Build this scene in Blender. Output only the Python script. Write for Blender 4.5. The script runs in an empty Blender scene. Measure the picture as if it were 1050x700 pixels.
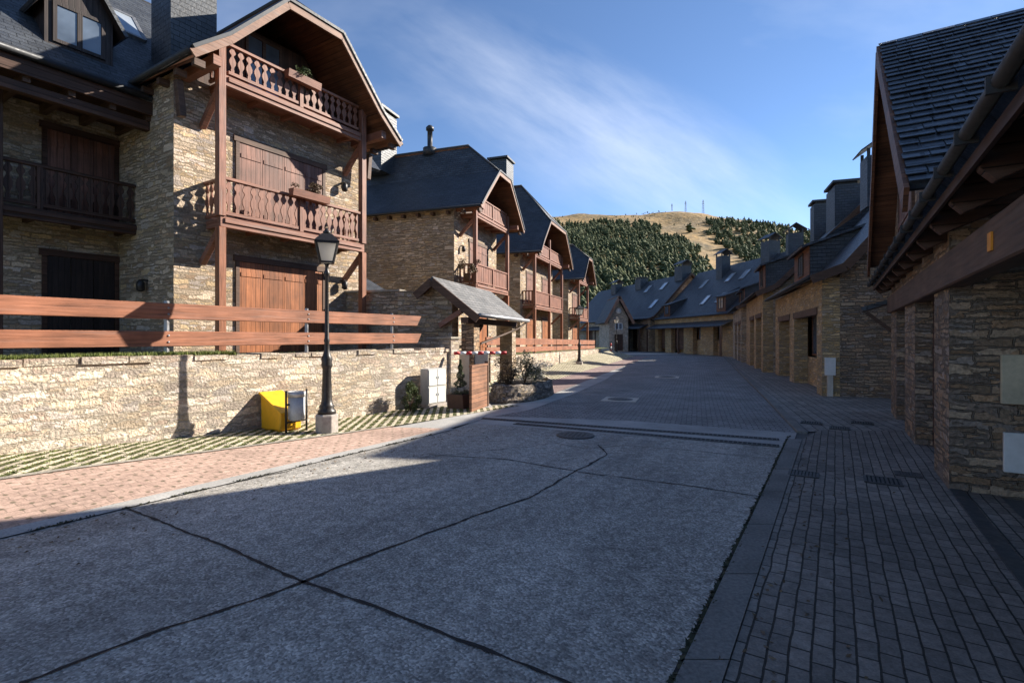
import bpy, bmesh, math, random
from mathutils import Vector, Matrix, noise as mnoise
R = math.radians
rnd = random.Random(7)
scene = bpy.context.scene
COL = scene.collection
F, CX, CY, EYE = 530.0, 525.0, 346.0, 1.70

# ------------------------------------------------------------------ helpers
def gp(px, py, z=0.0):
    """ground point seen at a photo position, for a surface at height z"""
    Y = (EYE - z) * F / (py - CY)
    return Vector(((px - CX) / F * Y, Y, z))

def T(o, label=None, cat=None, group=None, kind=None):
    if label: o['label'] = label
    if cat: o['category'] = cat
    if group: o['group'] = group
    if kind: o['kind'] = kind
    return o

def empty(name, loc, rz=0.0, label=None, cat=None, group=None):
    o = bpy.data.objects.new(name, None)
    COL.objects.link(o)
    o.location = loc
    o.rotation_euler = (0, 0, rz)
    o.empty_display_size = 0.2
    return T(o, label, cat, group)

def auto_uv(me):
    uv = me.uv_layers.new(name='UVMap')
    V = me.vertices
    for p in me.polygons:
        n = p.normal
        if abs(n.z) > 0.97:
            for li in p.loop_indices:
                c = V[me.loops[li].vertex_index].co
                uv.data[li].uv = (c.x, c.y)
        else:
            t = Vector((-n.y, n.x, 0)).normalized()
            b = n.cross(t)
            for li in p.loop_indices:
                c = V[me.loops[li].vertex_index].co
                uv.data[li].uv = (c.dot(t), c.dot(b))

class MB:
    def __init__(s):
        s.v = []; s.f = []; s.m = []; s.sm = []
    def add(s, vs, fs, m=0, smooth=False):
        k = len(s.v)
        s.v += [tuple(v) for v in vs]
        for f in fs:
            s.f.append([k + i for i in f]); s.m.append(m); s.sm.append(smooth)
        return s
    def box(s, x0, x1, y0, y1, z0, z1, m=0):
        return s.add([(x0,y0,z0),(x1,y0,z0),(x1,y1,z0),(x0,y1,z0),(x0,y0,z1),(x1,y0,z1),(x1,y1,z1),(x0,y1,z1)],
            [(0,3,2,1),(4,5,6,7),(0,1,5,4),(1,2,6,5),(2,3,7,6),(3,0,4,7)], m)
    def prism(s, pts, axis, a, b, m=0):
        """polygon pts (two coords) swept along an axis from a to b; pts anticlockwise seen from +axis"""
        n = len(pts)
        def mk(p, q):
            if axis == 'x': return (q, p[0], p[1])
            if axis == 'y': return (p[0], q, p[1])
            return (p[0], p[1], q)
        vs = [mk(p, a) for p in pts] + [mk(p, b) for p in pts]
        fs = [list(range(n)), list(range(2*n-1, n-1, -1))]
        for i in range(n):
            j = (i+1) % n
            fs.append((i, n+i, n+j, j))
        return s.add(vs, fs, m)
    def bar(s, p, q, w, h, m=0, up=(0,0,1)):
        p = Vector(p); q = Vector(q); d = (q-p).normalized(); u = Vector(up)
        if abs(d.dot(u)) > .98: u = Vector((1,0,0))
        a = d.cross(u).normalized()*w/2; b = a.cross(d).normalized()*h/2
        vs = [p-a-b, p+a-b, p+a+b, p-a+b, q-a-b, q+a-b, q+a+b, q-a+b]
        return s.add(vs, [(0,3,2,1),(4,5,6,7),(0,1,5,4),(1,2,6,5),(2,3,7,6),(3,0,4,7)], m)
    def lathe(s, prof, n=16, c=(0,0,0), m=0, smooth=True, flat=False):
        vs = []; fs = []
        for r, z in prof:
            for i in range(n):
                a = 2*math.pi*(i+.5)/n
                vs.append((c[0]+r*math.cos(a), c[1]+r*math.sin(a), c[2]+z))
        for k in range(len(prof)-1):
            for i in range(n):
                j = (i+1) % n
                fs.append((k*n+i, k*n+j, (k+1)*n+j, (k+1)*n+i))
        fs.append(tuple(range(n-1, -1, -1))); fs.append(tuple((len(prof)-1)*n+i for i in range(n)))
        return s.add(vs, fs, m, smooth and not flat)
    def tube(s, pts, r, n=8, m=0):
        pts = [Vector(p) for p in pts]; vs = []; fs = []
        for i, p in enumerate(pts):
            d = (pts[min(i+1, len(pts)-1)] - pts[max(i-1, 0)]).normalized()
            u = Vector((0,0,1)) if abs(d.z) < .95 else Vector((1,0,0))
            a = d.cross(u).normalized(); b = a.cross(d)
            for k in range(n):
                t = 2*math.pi*k/n
                vs.append(p + a*r*math.cos(t) + b*r*math.sin(t))
        for i in range(len(pts)-1):
            for k in range(n):
                j = (k+1) % n
                fs.append((i*n+k, i*n+j, (i+1)*n+j, (i+1)*n+k))
        fs.append(tuple(range(n-1,-1,-1))); fs.append(tuple((len(pts)-1)*n+i for i in range(n)))
        return s.add(vs, fs, m, True)
    def slab(s, poly, th, m_top=0, m_under=1):
        """thick sheet under a planar polygon (list of 3-D points, normal up)"""
        P = [Vector(p) for p in poly]
        nrm = Vector((0,0,0))
        for i in range(len(P)):
            nrm += (P[i]-P[0]).cross(P[(i+1) % len(P)]-P[0])
        nrm.normalize()
        if nrm.z < 0:
            P.reverse(); nrm = -nrm
        n = len(P)
        k = len(s.v)
        s.v += [tuple(p) for p in P] + [tuple(p-nrm*th) for p in P]
        s.f.append([k+i for i in range(n)]); s.m.append(m_top); s.sm.append(False)
        s.f.append([k+n+i for i in range(n-1,-1,-1)]); s.m.append(m_under); s.sm.append(False)
        for i in range(n):
            j = (i+1) % n
            s.f.append([k+i, k+n+i, k+n+j, k+j]); s.m.append(m_top); s.sm.append(False)
        return s
    def build(s, name, mats, parent=None, bevel=0.0, loc=None, rz=None, uv=True):
        me = bpy.data.meshes.new(name)
        me.from_pydata(s.v, [], s.f)
        if not isinstance(mats, (list, tuple)): mats = [mats]
        for m in mats: me.materials.append(m)
        for p, mi, sm in zip(me.polygons, s.m, s.sm):
            p.material_index = min(mi, len(mats)-1); p.use_smooth = sm
        me.update()
        if uv: auto_uv(me)
        o = bpy.data.objects.new(name, me)
        COL.objects.link(o)
        if parent: o.parent = parent
        if loc is not None: o.location = loc
        if rz is not None: o.rotation_euler = (0, 0, rz)
        if bevel:
            b = o.modifiers.new('Bevel', 'BEVEL'); b.width = bevel; b.segments = 1; b.limit_method = 'ANGLE'
        return o

def link_copy(o, parent, loc):
    c = o.copy(); COL.objects.link(c); c.parent = parent; c.location = loc
    return c

def copy_tree(o, parent=None):
    c = o.copy(); COL.objects.link(c); c.parent = parent
    for ch in list(o.children): copy_tree(ch, c)
    return c

# ------------------------------------------------------------------ materials
def new_mat(name):
    m = bpy.data.materials.new(name); m.use_nodes = True
    nt = m.node_tree
    for n in list(nt.nodes): nt.nodes.remove(n)
    out = nt.nodes.new('ShaderNodeOutputMaterial')
    bs = nt.nodes.new('ShaderNodeBsdfPrincipled')
    nt.links.new(bs.outputs[0], out.inputs[0])
    return m, nt, bs

class G:
    """tiny node-graph writer"""
    def __init__(s, nt): s.nt = nt
    def n(s, t, props=None, **ins):
        nd = s.nt.nodes.new(t)
        for k, v in (props or {}).items(): setattr(nd, k, v)
        for k, v in ins.items():
            s.set(nd.inputs[int(k[1:]) if k[0] == 'i' and k[1:].isdigit() else k.replace('_', ' ')], v)
        return nd
    def set(s, inp, v):
        if isinstance(v, bpy.types.NodeSocket): s.nt.links.new(v, inp)
        elif isinstance(v, tuple) and len(v) == 3 and inp.type == 'RGBA': inp.default_value = (*v, 1)
        else: inp.default_value = v
    def math(s, op, a, b=0.0, c=0.0, clamp=False):
        return s.n('ShaderNodeMath', {'operation': op, 'use_clamp': clamp}, i0=a, i1=b, i2=c).outputs[0]
    def uv(s): return s.n('ShaderNodeTexCoord').outputs['UV']
    def obj(s): return s.n('ShaderNodeTexCoord').outputs['Object']
    def map(s, v, scale=(1,1,1), rot=0.0, loc=(0,0,0)):
        return s.n('ShaderNodeMapping', None, Vector=v, Scale=scale, Rotation=(0,0,rot), Location=loc).outputs[0]
    def noise(s, v, scale, detail=3.0, rough=.55, col=False):
        nd = s.n('ShaderNodeTexNoise', None, Vector=v, Scale=scale, Detail=detail, Roughness=rough)
        return nd.outputs['Color' if col else 0]
    def ramp(s, fac, stops, interp='LINEAR'):
        nd = s.n('ShaderNodeValToRGB', None, Fac=fac)
        cr = nd.color_ramp; cr.interpolation = interp
        while len(cr.elements) < len(stops): cr.elements.new(.5)
        for e, (p, c) in zip(cr.elements, stops):
            e.position = p; e.color = (*c, 1) if len(c) == 3 else c
        return nd.outputs[0]
    def mix(s, fac, a, b, mode='MIX'):
        nd = s.n('ShaderNodeMix', {'data_type': 'RGBA', 'blend_type': mode})
        s.set(nd.inputs[0], fac); s.set(nd.inputs[6], a); s.set(nd.inputs[7], b)
        return nd.outputs[2]
    def rng(s, v, a, b, c=0.0, d=1.0):
        return s.n('ShaderNodeMapRange', None, Value=v, i1=a, i2=b, i3=c, i4=d).outputs[0]
    def bump(s, h, dist=.02, strength=1.0, normal=None):
        nd = s.n('ShaderNodeBump', None, Height=h, Distance=dist, Strength=strength)
        if normal is not None: s.set(nd.inputs['Normal'], normal)
        return nd.outputs[0]
    def vary(s, col, v, scale, lo=.75, hi=1.2, detail=4):
        f = s.rng(s.noise(v, scale, detail), .3, .7, lo, hi)
        return s.mix(1.0, col, s.n('ShaderNodeCombineColor', None, i0=f, i1=f, i2=f).outputs[0], 'MULTIPLY')

def grey(v): return (v, v, v)

def stone_mat(name, palette, mortar, w=.30, h=.085, bump=.02, wob=.035, mort=.012):
    """roughly coursed rubble: two sizes of course, wandering joints, one tone per stone"""
    m, nt, bs = new_mat(name); g = G(nt)
    uv = g.uv()
    d1 = g.n('ShaderNodeVectorMath', {'operation': 'MULTIPLY_ADD'}, i0=g.n('ShaderNodeVectorMath', {'operation': 'SUBTRACT'}, i0=g.noise(uv, 2.6, 3, col=True), i1=(.5,.5,.5)).outputs[0], i1=(wob*5, wob*2.6, 0), i2=uv).outputs[0]
    d2 = g.n('ShaderNodeVectorMath', {'operation': 'MULTIPLY_ADD'}, i0=g.n('ShaderNodeVectorMath', {'operation': 'SUBTRACT'}, i0=g.noise(uv, 13, 2, col=True), i1=(.5,.5,.5)).outputs[0], i1=(wob*1.3, wob*1.1, 0), i2=d1).outputs[0]
    def layer(a, b, off, sq):
        br = g.n('ShaderNodeTexBrick', {'offset': off, 'offset_frequency': 2, 'squash': sq, 'squash_frequency': 3}, Vector=d2, Color1=(0,0,0), Color2=(1,1,1), Mortar=(.5,.5,.5), Scale=1.0, Mortar_Size=mort, Mortar_Smooth=.6, Bias=0.0, Brick_Width=a, Row_Height=b)
        return g.n('ShaderNodeSeparateColor', None, Color=br.outputs['Color']).outputs[0], br.outputs['Fac']
    r1, f1 = layer(w, h, .43, 1.7); r2, f2 = layer(w*.62, h*.6, .37, 1.5); r3, f3 = layer(w*1.25, h*1.6, .47, .7)
    nz = g.noise(g.map(uv, (1.0, 2.2, 1)), 1.9, 3)
    s1 = g.math('GREATER_THAN', nz, .53); s2 = g.math('LESS_THAN', nz, .42)
    def pick(a, b, c):
        x = g.n('ShaderNodeMix', None, i0=s1, i2=a, i3=b).outputs[0]
        return g.n('ShaderNodeMix', None, i0=s2, i2=x, i3=c).outputs[0]
    rid = pick(r1, r2, r3); fac = pick(f1, f2, f3)
    wn = g.n('ShaderNodeTexWhiteNoise', {'noise_dimensions': '1D'}, W=g.math('MULTIPLY', rid, 173.0))
    n = len(palette)
    base = g.ramp(wn.outputs['Value'], [(i/n, (p[0]*1.05, p[1]*.975, p[2]*.96)) for i, p in enumerate(palette)], 'CONSTANT')
    val = g.rng(g.math('FRACT', g.math('MULTIPLY', rid, 37.3)), 0, 1, .66, 1.25)
    base = g.mix(1.0, base, g.n('ShaderNodeCombineColor', None, i0=val, i1=val, i2=val).outputs[0], 'MULTIPLY')
    base = g.vary(base, uv, 24, .72, 1.25, 6)
    base = g.vary(base, uv, .7, .78, 1.18, 3)
    colr = g.mix(g.math('MULTIPLY', fac, .8), base, g.vary(mortar, uv, 30, .7, 1.2))
    nt.links.new(colr, bs.inputs['Base Color'])
    bs.inputs['Roughness'].default_value = .9
    bs.inputs['Specular IOR Level'].default_value = .25
    hh = g.math('SUBTRACT', g.math('MULTIPLY', g.math('FRACT', g.math('MULTIPLY', rid, 91.7)), .9), fac)
    hh = g.math('ADD', hh, g.math('MULTIPLY', g.noise(uv, 26, 5), .7))
    nt.links.new(g.bump(hh, bump), bs.inputs['Normal'])
    return m

def slate_mat(name, a=(.058,.064,.074), b=(.035,.039,.047), bw=.28, rh=.13, rough=.5, ms=.008):
    m, nt, bs = new_mat(name); g = G(nt)
    uv = g.uv()
    w = g.n('ShaderNodeVectorMath', {'operation': 'MULTIPLY_ADD'}, i0=g.noise(uv, 6, 2, col=True), i1=(.03,.012,0), i2=uv).outputs[0]
    br = g.n('ShaderNodeTexBrick', {'offset': .5}, Vector=w, Color1=a, Color2=b, Mortar=(.012,.013,.015), Scale=1.0, Mortar_Size=ms, Mortar_Smooth=.2, Bias=0.0, Brick_Width=bw, Row_Height=rh)
    c = g.vary(br.outputs['Color'], uv, 1.1, .75, 1.3)
    c = g.vary(c, uv, 35, .75, 1.25)
    lich = g.rng(g.noise(uv, 9, 6, .7), .62, .72, 0, .35)
    c = g.mix(lich, c, (.15,.15,.13))
    nt.links.new(c, bs.inputs['Base Color'])
    sx = g.n('ShaderNodeSeparateXYZ', None, Vector=w)
    saw = g.math('SUBTRACT', 1.0, g.math('FRACT', g.math('DIVIDE', sx.outputs[1], rh)))
    h = g.math('SUBTRACT', g.math('MULTIPLY', saw, .8), g.math('MULTIPLY', br.outputs['Fac'], .7))
    h = g.math('ADD', h, g.math('MULTIPLY', g.noise(uv, 18, 3), .5))
    nt.links.new(g.bump(h, .014), bs.inputs['Normal'])
    nt.links.new(g.rng(g.noise(uv, 14, 3), .3, .7, rough-.1, rough+.15), bs.inputs['Roughness'])
    return m

def wood_mat(name, base, vertical=False, plank=0.0, rough=.6, wear=.25, groove=.006):
    m, nt, bs = new_mat(name); g = G(nt)
    uv = g.uv()
    st = (26, 1.6, 1) if vertical else (1.6, 26, 1)
    gr = g.noise(g.map(uv, st), 1.0, 5, .6)
    dark = tuple(x*.45 for x in base); lite = tuple(min(1, x*1.35+.01) for x in base)
    c = g.ramp(gr, [(.25, dark), (.5, base), (.8, lite)])
    c = g.vary(c, uv, 1.6, .7, 1.25)
    grw = g.rng(g.noise(g.map(uv, tuple(x*.4 for x in st)), 1.0, 4), .55, .8, 0, wear)
    k = sum(base)/3
    c = g.mix(grw, c, (k*1.5+.03, k*1.4+.03, k*1.3+.03))
    h = gr
    if plank:
        sx = g.n('ShaderNodeSeparateXYZ', None, Vector=uv)
        q = g.math('DIVIDE', sx.outputs[0 if vertical else 1], plank)
        fr = g.math('ABSOLUTE', g.math('SUBTRACT', g.math('FRACT', q), .5))
        gv = g.rng(fr, .5-groove/plank, .5-.2*groove/plank, 0, 1)
        wn = g.n('ShaderNodeTexWhiteNoise', {'noise_dimensions': '1D'}, W=g.math('FLOOR', q)).outputs['Value']
        f = g.rng(wn, 0, 1, .72, 1.2)
        c = g.mix(1.0, c, g.n('ShaderNodeCombineColor', None, i0=f, i1=f, i2=f).outputs[0], 'MULTIPLY')
        c = g.mix(gv, c, tuple(x*.12 for x in base))
        h = g.math('SUBTRACT', g.math('MULTIPLY', gr, .3), gv)
    nt.links.new(c, bs.inputs['Base Color'])
    bs.inputs['Roughness'].default_value = rough
    bs.inputs['Specular IOR Level'].default_value = .35
    nt.links.new(g.bump(h, .006), bs.inputs['Normal'])
    return m

def plain_mat(name, base, rough=.6, metal=0.0, scale=8.0, lo=.8, hi=1.15, bump=.0):
    m, nt, bs = new_mat(name); g = G(nt)
    o = g.obj()
    c = g.vary(g.n('ShaderNodeRGB').outputs[0], o, scale, lo, hi)
    for n in nt.nodes:
        if n.type == 'RGB': n.outputs[0].default_value = (*base, 1)
    c = g.vary(c, o, scale*6, (1+lo)/2, (1+hi)/2)
    nt.links.new(c, bs.inputs['Base Color'])
    nt.links.new(g.rng(g.noise(o, scale*2, 3), .3, .7, max(.05, rough-.08), min(1, rough+.12)), bs.inputs['Roughness'])
    bs.inputs['Metallic'].default_value = metal
    if bump: nt.links.new(g.bump(g.noise(o, scale*8, 4), bump), bs.inputs['Normal'])
    return m

def glass_mat(name, tint=(.10,.125,.16)):
    m, nt, bs = new_mat(name); g = G(nt)
    o = g.obj()
    nt.links.new(g.vary(g.mix(0.0, tint, tint), o, 1.2, .6, 1.5), bs.inputs['Base Color'])
    bs.inputs['Roughness'].default_value = .04
    bs.inputs['Specular IOR Level'].default_value = .9
    nt.links.new(g.bump(g.noise(o, 2.5, 1), .004, .3), bs.inputs['Normal'])
    return m

def leaf_mat(name, stops, rough=.6, trans=.25):
    m, nt, bs = new_mat(name); g = G(nt)
    o = g.obj()
    wn = g.n('ShaderNodeTexWhiteNoise', {'noise_dimensions': '3D'}, Vector=g.n('ShaderNodeVectorMath', {'operation': 'SNAP'}, i0=o, i1=(.03,.03,.03)).outputs[0]).outputs['Value']
    f = g.math('ADD', g.math('MULTIPLY', wn, .5), g.math('MULTIPLY', g.noise(o, 5, 2), .5))
    nt.links.new(g.ramp(f, stops), bs.inputs['Base Color'])
    bs.inputs['Roughness'].default_value = rough
    bs.inputs['Specular IOR Level'].default_value = .3
    return m

M = {}
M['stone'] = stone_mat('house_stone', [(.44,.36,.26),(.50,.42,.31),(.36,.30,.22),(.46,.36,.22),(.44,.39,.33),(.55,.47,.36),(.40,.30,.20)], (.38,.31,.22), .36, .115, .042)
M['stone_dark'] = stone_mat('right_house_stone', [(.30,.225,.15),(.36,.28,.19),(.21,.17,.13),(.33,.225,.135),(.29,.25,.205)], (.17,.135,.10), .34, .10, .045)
M['stone_warm'] = stone_mat('lit_stone', [(.48,.34,.17),(.54,.40,.21),(.37,.28,.165),(.52,.35,.15),(.45,.37,.26)], (.34,.26,.16), .28, .08, .022)  # warm light bounced onto the street fronts is painted into these stone tones
M['stone_wall'] = stone_mat('garden_wall_stone', [(.54,.46,.34),(.60,.53,.41),(.46,.41,.34),(.54,.46,.34),(.52,.48,.42),(.63,.57,.47),(.47,.39,.31),(.55,.50,.41)], (.50,.43,.33), .34, .125, .05, .055)
M['stone_rubble'] = stone_mat('rubble_stone', [(.30,.27,.23),(.38,.34,.28),(.22,.20,.17),(.34,.28,.20)], (.10,.09,.07), .25, .14, .04, .07)
M['slate'] = slate_mat('roof_slate')
M['slate_fine'] = slate_mat('chimney_slate', (.052,.057,.066), (.033,.037,.044), .26, .13)
M['slate_near'] = slate_mat('near_slate', (.080,.088,.102), (.036,.041,.05), .40, .20, .42, .022)
M['slate_grey'] = slate_mat('gatehouse_slate', (.20,.19,.18), (.13,.128,.122), .26, .13, .6)
M['wood_red'] = wood_mat('balcony_wood', (.245,.105,.066), False, 0, .55, .5)
M['wood_red_v'] = wood_mat('balcony_wood_upright', (.24,.102,.064), True, 0, .55, .5)
M['wood_orange_v'] = wood_mat('oiled_shutter_wood', (.30,.105,.038), True, .125, .5, .1)
M['wood_shut_v'] = wood_mat('faded_shutter_wood', (.20,.088,.058), True, .125, .55, .3)
M['wood_new_v'] = wood_mat('new_post_wood', (.26,.10,.05), True, 0, .5, .1)
M['wood_rail'] = wood_mat('fence_rail_wood', (.29,.115,.062), False, 0, .55, .25)
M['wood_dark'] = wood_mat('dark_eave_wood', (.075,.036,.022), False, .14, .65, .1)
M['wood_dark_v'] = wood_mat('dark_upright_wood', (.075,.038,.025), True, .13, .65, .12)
M['wood_board'] = wood_mat('bargeboard_wood', (.24,.13,.085), False, 0, .6, .5)
M['wood_brown'] = wood_mat('brown_beam_wood', (.10,.055,.035), False, 0, .65, .2)
M['wood_rafter'] = wood_mat('weathered_rafter_wood', (.15,.09,.06), False, 0, .7, .4)
M['wood_soffit'] = wood_mat('red_soffit_wood', (.15,.060,.028), False, .13, .6, .1)
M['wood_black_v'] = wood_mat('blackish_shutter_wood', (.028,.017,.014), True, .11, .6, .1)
M['gate_wood'] = wood_mat('gate_plank_wood', (.27,.13,.075), False, .10, .6, .2)
M['metal_dark'] = plain_mat('dark_zinc', (.035,.036,.04), .5, .2)
M['lamp_iron'] = plain_mat('lamp_iron', (.035,.030,.028), .42, .3, 20)
M['zinc'] = plain_mat('weathered_zinc', (.30,.30,.31), .45, .7)
M['grey_bin'] = plain_mat('grey_bin_metal', (.46,.48,.50), .45, .0)
M['steel'] = plain_mat('steel', (.50,.50,.50), .4, .3)
M['white_box'] = plain_mat('cabinet_white', (.72,.70,.66), .55, 0, 4, .88, 1.06)
M['cabinet_shell'] = plain_mat('cabinet_shell', (.42,.41,.39), .6, 0, 4, .8, 1.1)
M['cream'] = plain_mat('cream_box', (.52,.44,.30), .6, 0, 4)
M['yellow'] = plain_mat('yellow_plastic', (.80,.42,.015), .42, 0, 5, .88, 1.08)
M['plinth'] = plain_mat('plinth_concrete', (.42,.37,.33), .9, 0, 12, .75, 1.15, .006)
M['coping'] = plain_mat('coping_stone', (.36,.32,.26), .9, 0, 6, .7, 1.2, .01)
M['plaster'] = plain_mat('cream_plaster', (.56,.50,.42), .9, 0, 5, .85, 1.1, .004)
M['glass'] = glass_mat('window_glass')
M['lampglass'] = plain_mat('lamp_glass', (.72,.70,.66), .2, 0, 10, .92, 1.05)
nt_ = M['lampglass'].node_tree
_p = [n for n in nt_.nodes if n.type == 'BSDF_PRINCIPLED'][0]; _o = [n for n in nt_.nodes if n.type == 'OUTPUT_MATERIAL'][0]
_t = nt_.nodes.new('ShaderNodeBsdfTranslucent'); _t.inputs[0].default_value = (.85,.83,.78,1)
_m = nt_.nodes.new('ShaderNodeMixShader'); _m.inputs[0].default_value = .6
nt_.links.new(_p.outputs[0], _m.inputs[1]); nt_.links.new(_t.outputs[0], _m.inputs[2]); nt_.links.new(_m.outputs[0], _o.inputs[0])
M['skyglass'] = plain_mat('skylight_glass', (.45,.50,.56), .12, .35, 2, .9, 1.05)
M['frame'] = wood_mat('window_frame_wood', (.05,.030,.022), True, 0, .5, .1)
M['roller'] = wood_mat('garage_boards', (.12,.062,.042), False, .11, .6, .1, .012)
M['red'] = plain_mat('red_paint', (.55,.03,.03), .5)
M['white'] = plain_mat('white_paint', (.78,.77,.74), .5)
M['soil'] = plain_mat('soil', (.06,.045,.03), .95, 0, 20, .6, 1.3, .01)
M['terracotta'] = plain_mat('box_wood', (.13,.07,.045), .8)
M['iron'] = plain_mat('cast_iron', (.075,.072,.070), .55, .5, 30, .7, 1.3, .004)
M['orange_tag'] = plain_mat('orange_plate', (.75,.28,.02), .5)
M['leaf'] = leaf_mat('shrub_leaves', [(.2,(.025,.04,.012)),(.5,(.06,.085,.025)),(.8,(.13,.15,.045))])
M['leaf_grey'] = leaf_mat('conifer_leaves', [(.2,(.05,.065,.035)),(.5,(.11,.125,.065)),(.8,(.20,.21,.12))])
M['leaf_white'] = leaf_mat('pale_flowers', [(.2,(.20,.20,.17)),(.5,(.42,.41,.38)),(.8,(.62,.60,.57))])
M['leaf_dry'] = leaf_mat('dry_leaves', [(.2,(.07,.045,.025)),(.5,(.14,.09,.05)),(.8,(.22,.16,.09))])
M['grass'] = leaf_mat('grass_blades', [(.2,(.06,.085,.018)),(.5,(.13,.16,.035)),(.8,(.24,.25,.07))])

# ground materials (UV in metres, world axes)
A1 = math.atan2(1, .626)      # near street direction
A2 = math.atan2(1, .3585)     # far street direction
def ground_mat(name, fn):
    m, nt, bs = new_mat(name); g = G(nt)
    c, h, r, d = fn(g, g.uv())
    nt.links.new(c, bs.inputs['Base Color'])
    g.set(bs.inputs['Roughness'], r)
    bs.inputs['Specular IOR Level'].default_value = .3
    nt.links.new(g.bump(h, d), bs.inputs['Normal'])
    return m
def concrete(g, uv):
    v = g.n('ShaderNodeTexVoronoi', {'voronoi_dimensions': '2D'}, Vector=uv, Scale=70.0)
    agg = g.n('ShaderNodeSeparateColor', None, Color=v.outputs['Color']).outputs[0]
    c = g.ramp(agg, [(0,(.24,.222,.196)),(.35,(.35,.325,.287)),(.7,(.45,.42,.373)),(1,(.62,.58,.52))])
    c = g.vary(c, uv, .45, .78, 1.18, 5)
    c = g.vary(c, uv, 9, .72, 1.25, 6)
    c = g.vary(c, uv, 45, .75, 1.25, 3)
    st = g.rng(g.noise(g.map(uv, (1, 1, 1), 0, (3.7, 1.2, 0)), 1.3, 7, .7), .56, .70, 0, .45)
    c = g.mix(st, c, (.17,.163,.15))
    al = g.map(uv, (1,1,1), -A1)
    tk = g.noise(g.map(al, (.12, 1.5, 1)), 1.0, 4, .6)
    f = g.rng(tk, .35, .65, .80, 1.12)
    c = g.mix(1.0, c, g.n('ShaderNodeCombineColor', None, i0=f, i1=f, i2=f).outputs[0], 'MULTIPLY')
    drip = g.rng(g.noise(g.map(al, (.5, 1.6, 1), 0, (7.3, 2.1, 0)), 1.6, 6, .75), .64, .74, 0, .5)
    c = g.mix(drip, c, (.13,.122,.11))
    pale = g.rng(g.noise(g.map(uv, (1,1,1), 0, (11.3, 5.1, 0)), .8, 7, .7), .58, .72, 0, .3)
    c = g.mix(pale, c, (.55,.52,.47))
    h = g.math('ADD', g.math('MULTIPLY', v.outputs['Distance'], -.8), g.noise(uv, 120, 3))
    return c, h, .82, .006
M['concrete'] = ground_mat('road_concrete', concrete)
def concrete_band(g, uv):
    c = g.vary(g.mix(0.0, (.40,.385,.36), (.2,.2,.2)), uv, 1.2, .75, 1.2, 6)
    c = g.vary(c, uv, 40, .8, 1.2)
    return c, g.noise(uv, 60, 4), .88, .004
M['band'] = ground_mat('smooth_concrete', concrete_band)
def kerb_fn(g, uv):
    c = g.vary(g.mix(0.0, (.21,.198,.18), (.2,.2,.2)), uv, 1.5, .7, 1.25, 6)
    c = g.vary(c, uv, 40, .75, 1.25)
    return c, g.noise(uv, 60, 4), .88, .005
M['kerb'] = ground_mat('worn_kerb', kerb_fn)
def bricks(rot, bw, rh, c1, c2, mo, ms, bd, off=.5, dots=None, wob=.012):
    def fn(g, uv):
        w = g.n('ShaderNodeVectorMath', {'operation': 'MULTIPLY_ADD'}, i0=g.noise(uv, 2.2, 3, col=True), i1=(wob*3,wob*3,0), i2=uv).outputs[0]
        w = g.map(w, (1,1,1), -rot)
        br = g.n('ShaderNodeTexBrick', {'offset': off}, Vector=w, Color1=c1, Color2=c2, Mortar=mo, Scale=1.0, Mortar_Size=ms, Mortar_Smooth=.25, Bias=-.1, Brick_Width=bw, Row_Height=rh)
        c = g.vary(br.outputs['Color'], uv, .8, .75, 1.2, 4)
        c = g.vary(c, uv, 14, .75, 1.22, 5)
        c = g.vary(c, uv, 70, .8, 1.2, 2)
        if dots:
            dw = g.map(w, (1/dots, 1/dots, 1), R(45))
            vd = g.n('ShaderNodeTexVoronoi', {'voronoi_dimensions': '2D'}, Vector=dw, Scale=1.0, Randomness=.12).outputs['Distance']
            c = g.mix(g.rng(vd, .17, .10, 0, .75), c, (.09,.085,.045))
        h = g.math('ADD', g.math('MULTIPLY', br.outputs['Fac'], -1.0), g.math('MULTIPLY', g.noise(uv, 40, 4), .5))
        return c, h, .8, bd
    return fn
M['pavers'] = ground_mat('right_pavers', bricks(A1, .19, .102, (.28,.24,.205), (.18,.157,.136), (.045,.041,.034), .0065, .010))
M['pink'] = ground_mat('pink_pavers', bricks(A1, .20, .10, (.52,.36,.285), (.44,.30,.235), (.36,.26,.20), .006, .006, .5, .17))
M['cobble'] = ground_mat('road_cobbles', bricks(A2+math.pi/2, .20, .11, (.31,.295,.28), (.21,.20,.192), (.075,.072,.068), .010, .01))
M['pavers_far'] = ground_mat('far_right_pavers', bricks(A2, .20, .19, (.34,.30,.26), (.22,.198,.172), (.06,.055,.048), .010, .01))
M['pavers_mauve'] = ground_mat('far_left_pavers', bricks(A2, .20, .10, (.30,.21,.19), (.24,.17,.155), (.15,.11,.1), .006, .006))
def turf(g, uv):
    w = g.map(uv, (1,1,1), -(A1+R(38)))
    br = g.n('ShaderNodeTexBrick', {'offset': .5}, Vector=w, Color1=(.13,.13,.045), Color2=(.085,.09,.03), Mortar=(.62,.54,.40), Scale=1.0, Mortar_Size=.043, Mortar_Smooth=.3, Brick_Width=.42, Row_Height=.155)
    c = g.vary(br.outputs['Color'], uv, 3, .65, 1.2, 5)
    c = g.vary(c, uv, 40, .6, 1.3, 4)
    ov = g.rng(g.noise(uv, 5, 6, .7), .55, .68, 0, .8)
    c = g.mix(ov, c, (.13,.13,.045))
    return c, g.math('ADD', br.outputs['Fac'], g.math('MULTIPLY', g.noise(uv, 60, 4), .4)), .92, .03
M['turf'] = ground_mat('turf_pavers', turf)
def lawn(g, uv):
    c = g.ramp(g.noise(uv, 5, 6, .7), [(.3,(.05,.07,.018)),(.5,(.11,.125,.035)),(.7,(.20,.185,.07))])
    return c, g.noise(uv, 50, 4), .95, .03
M['lawn'] = ground_mat('lawn', lawn)
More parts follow.
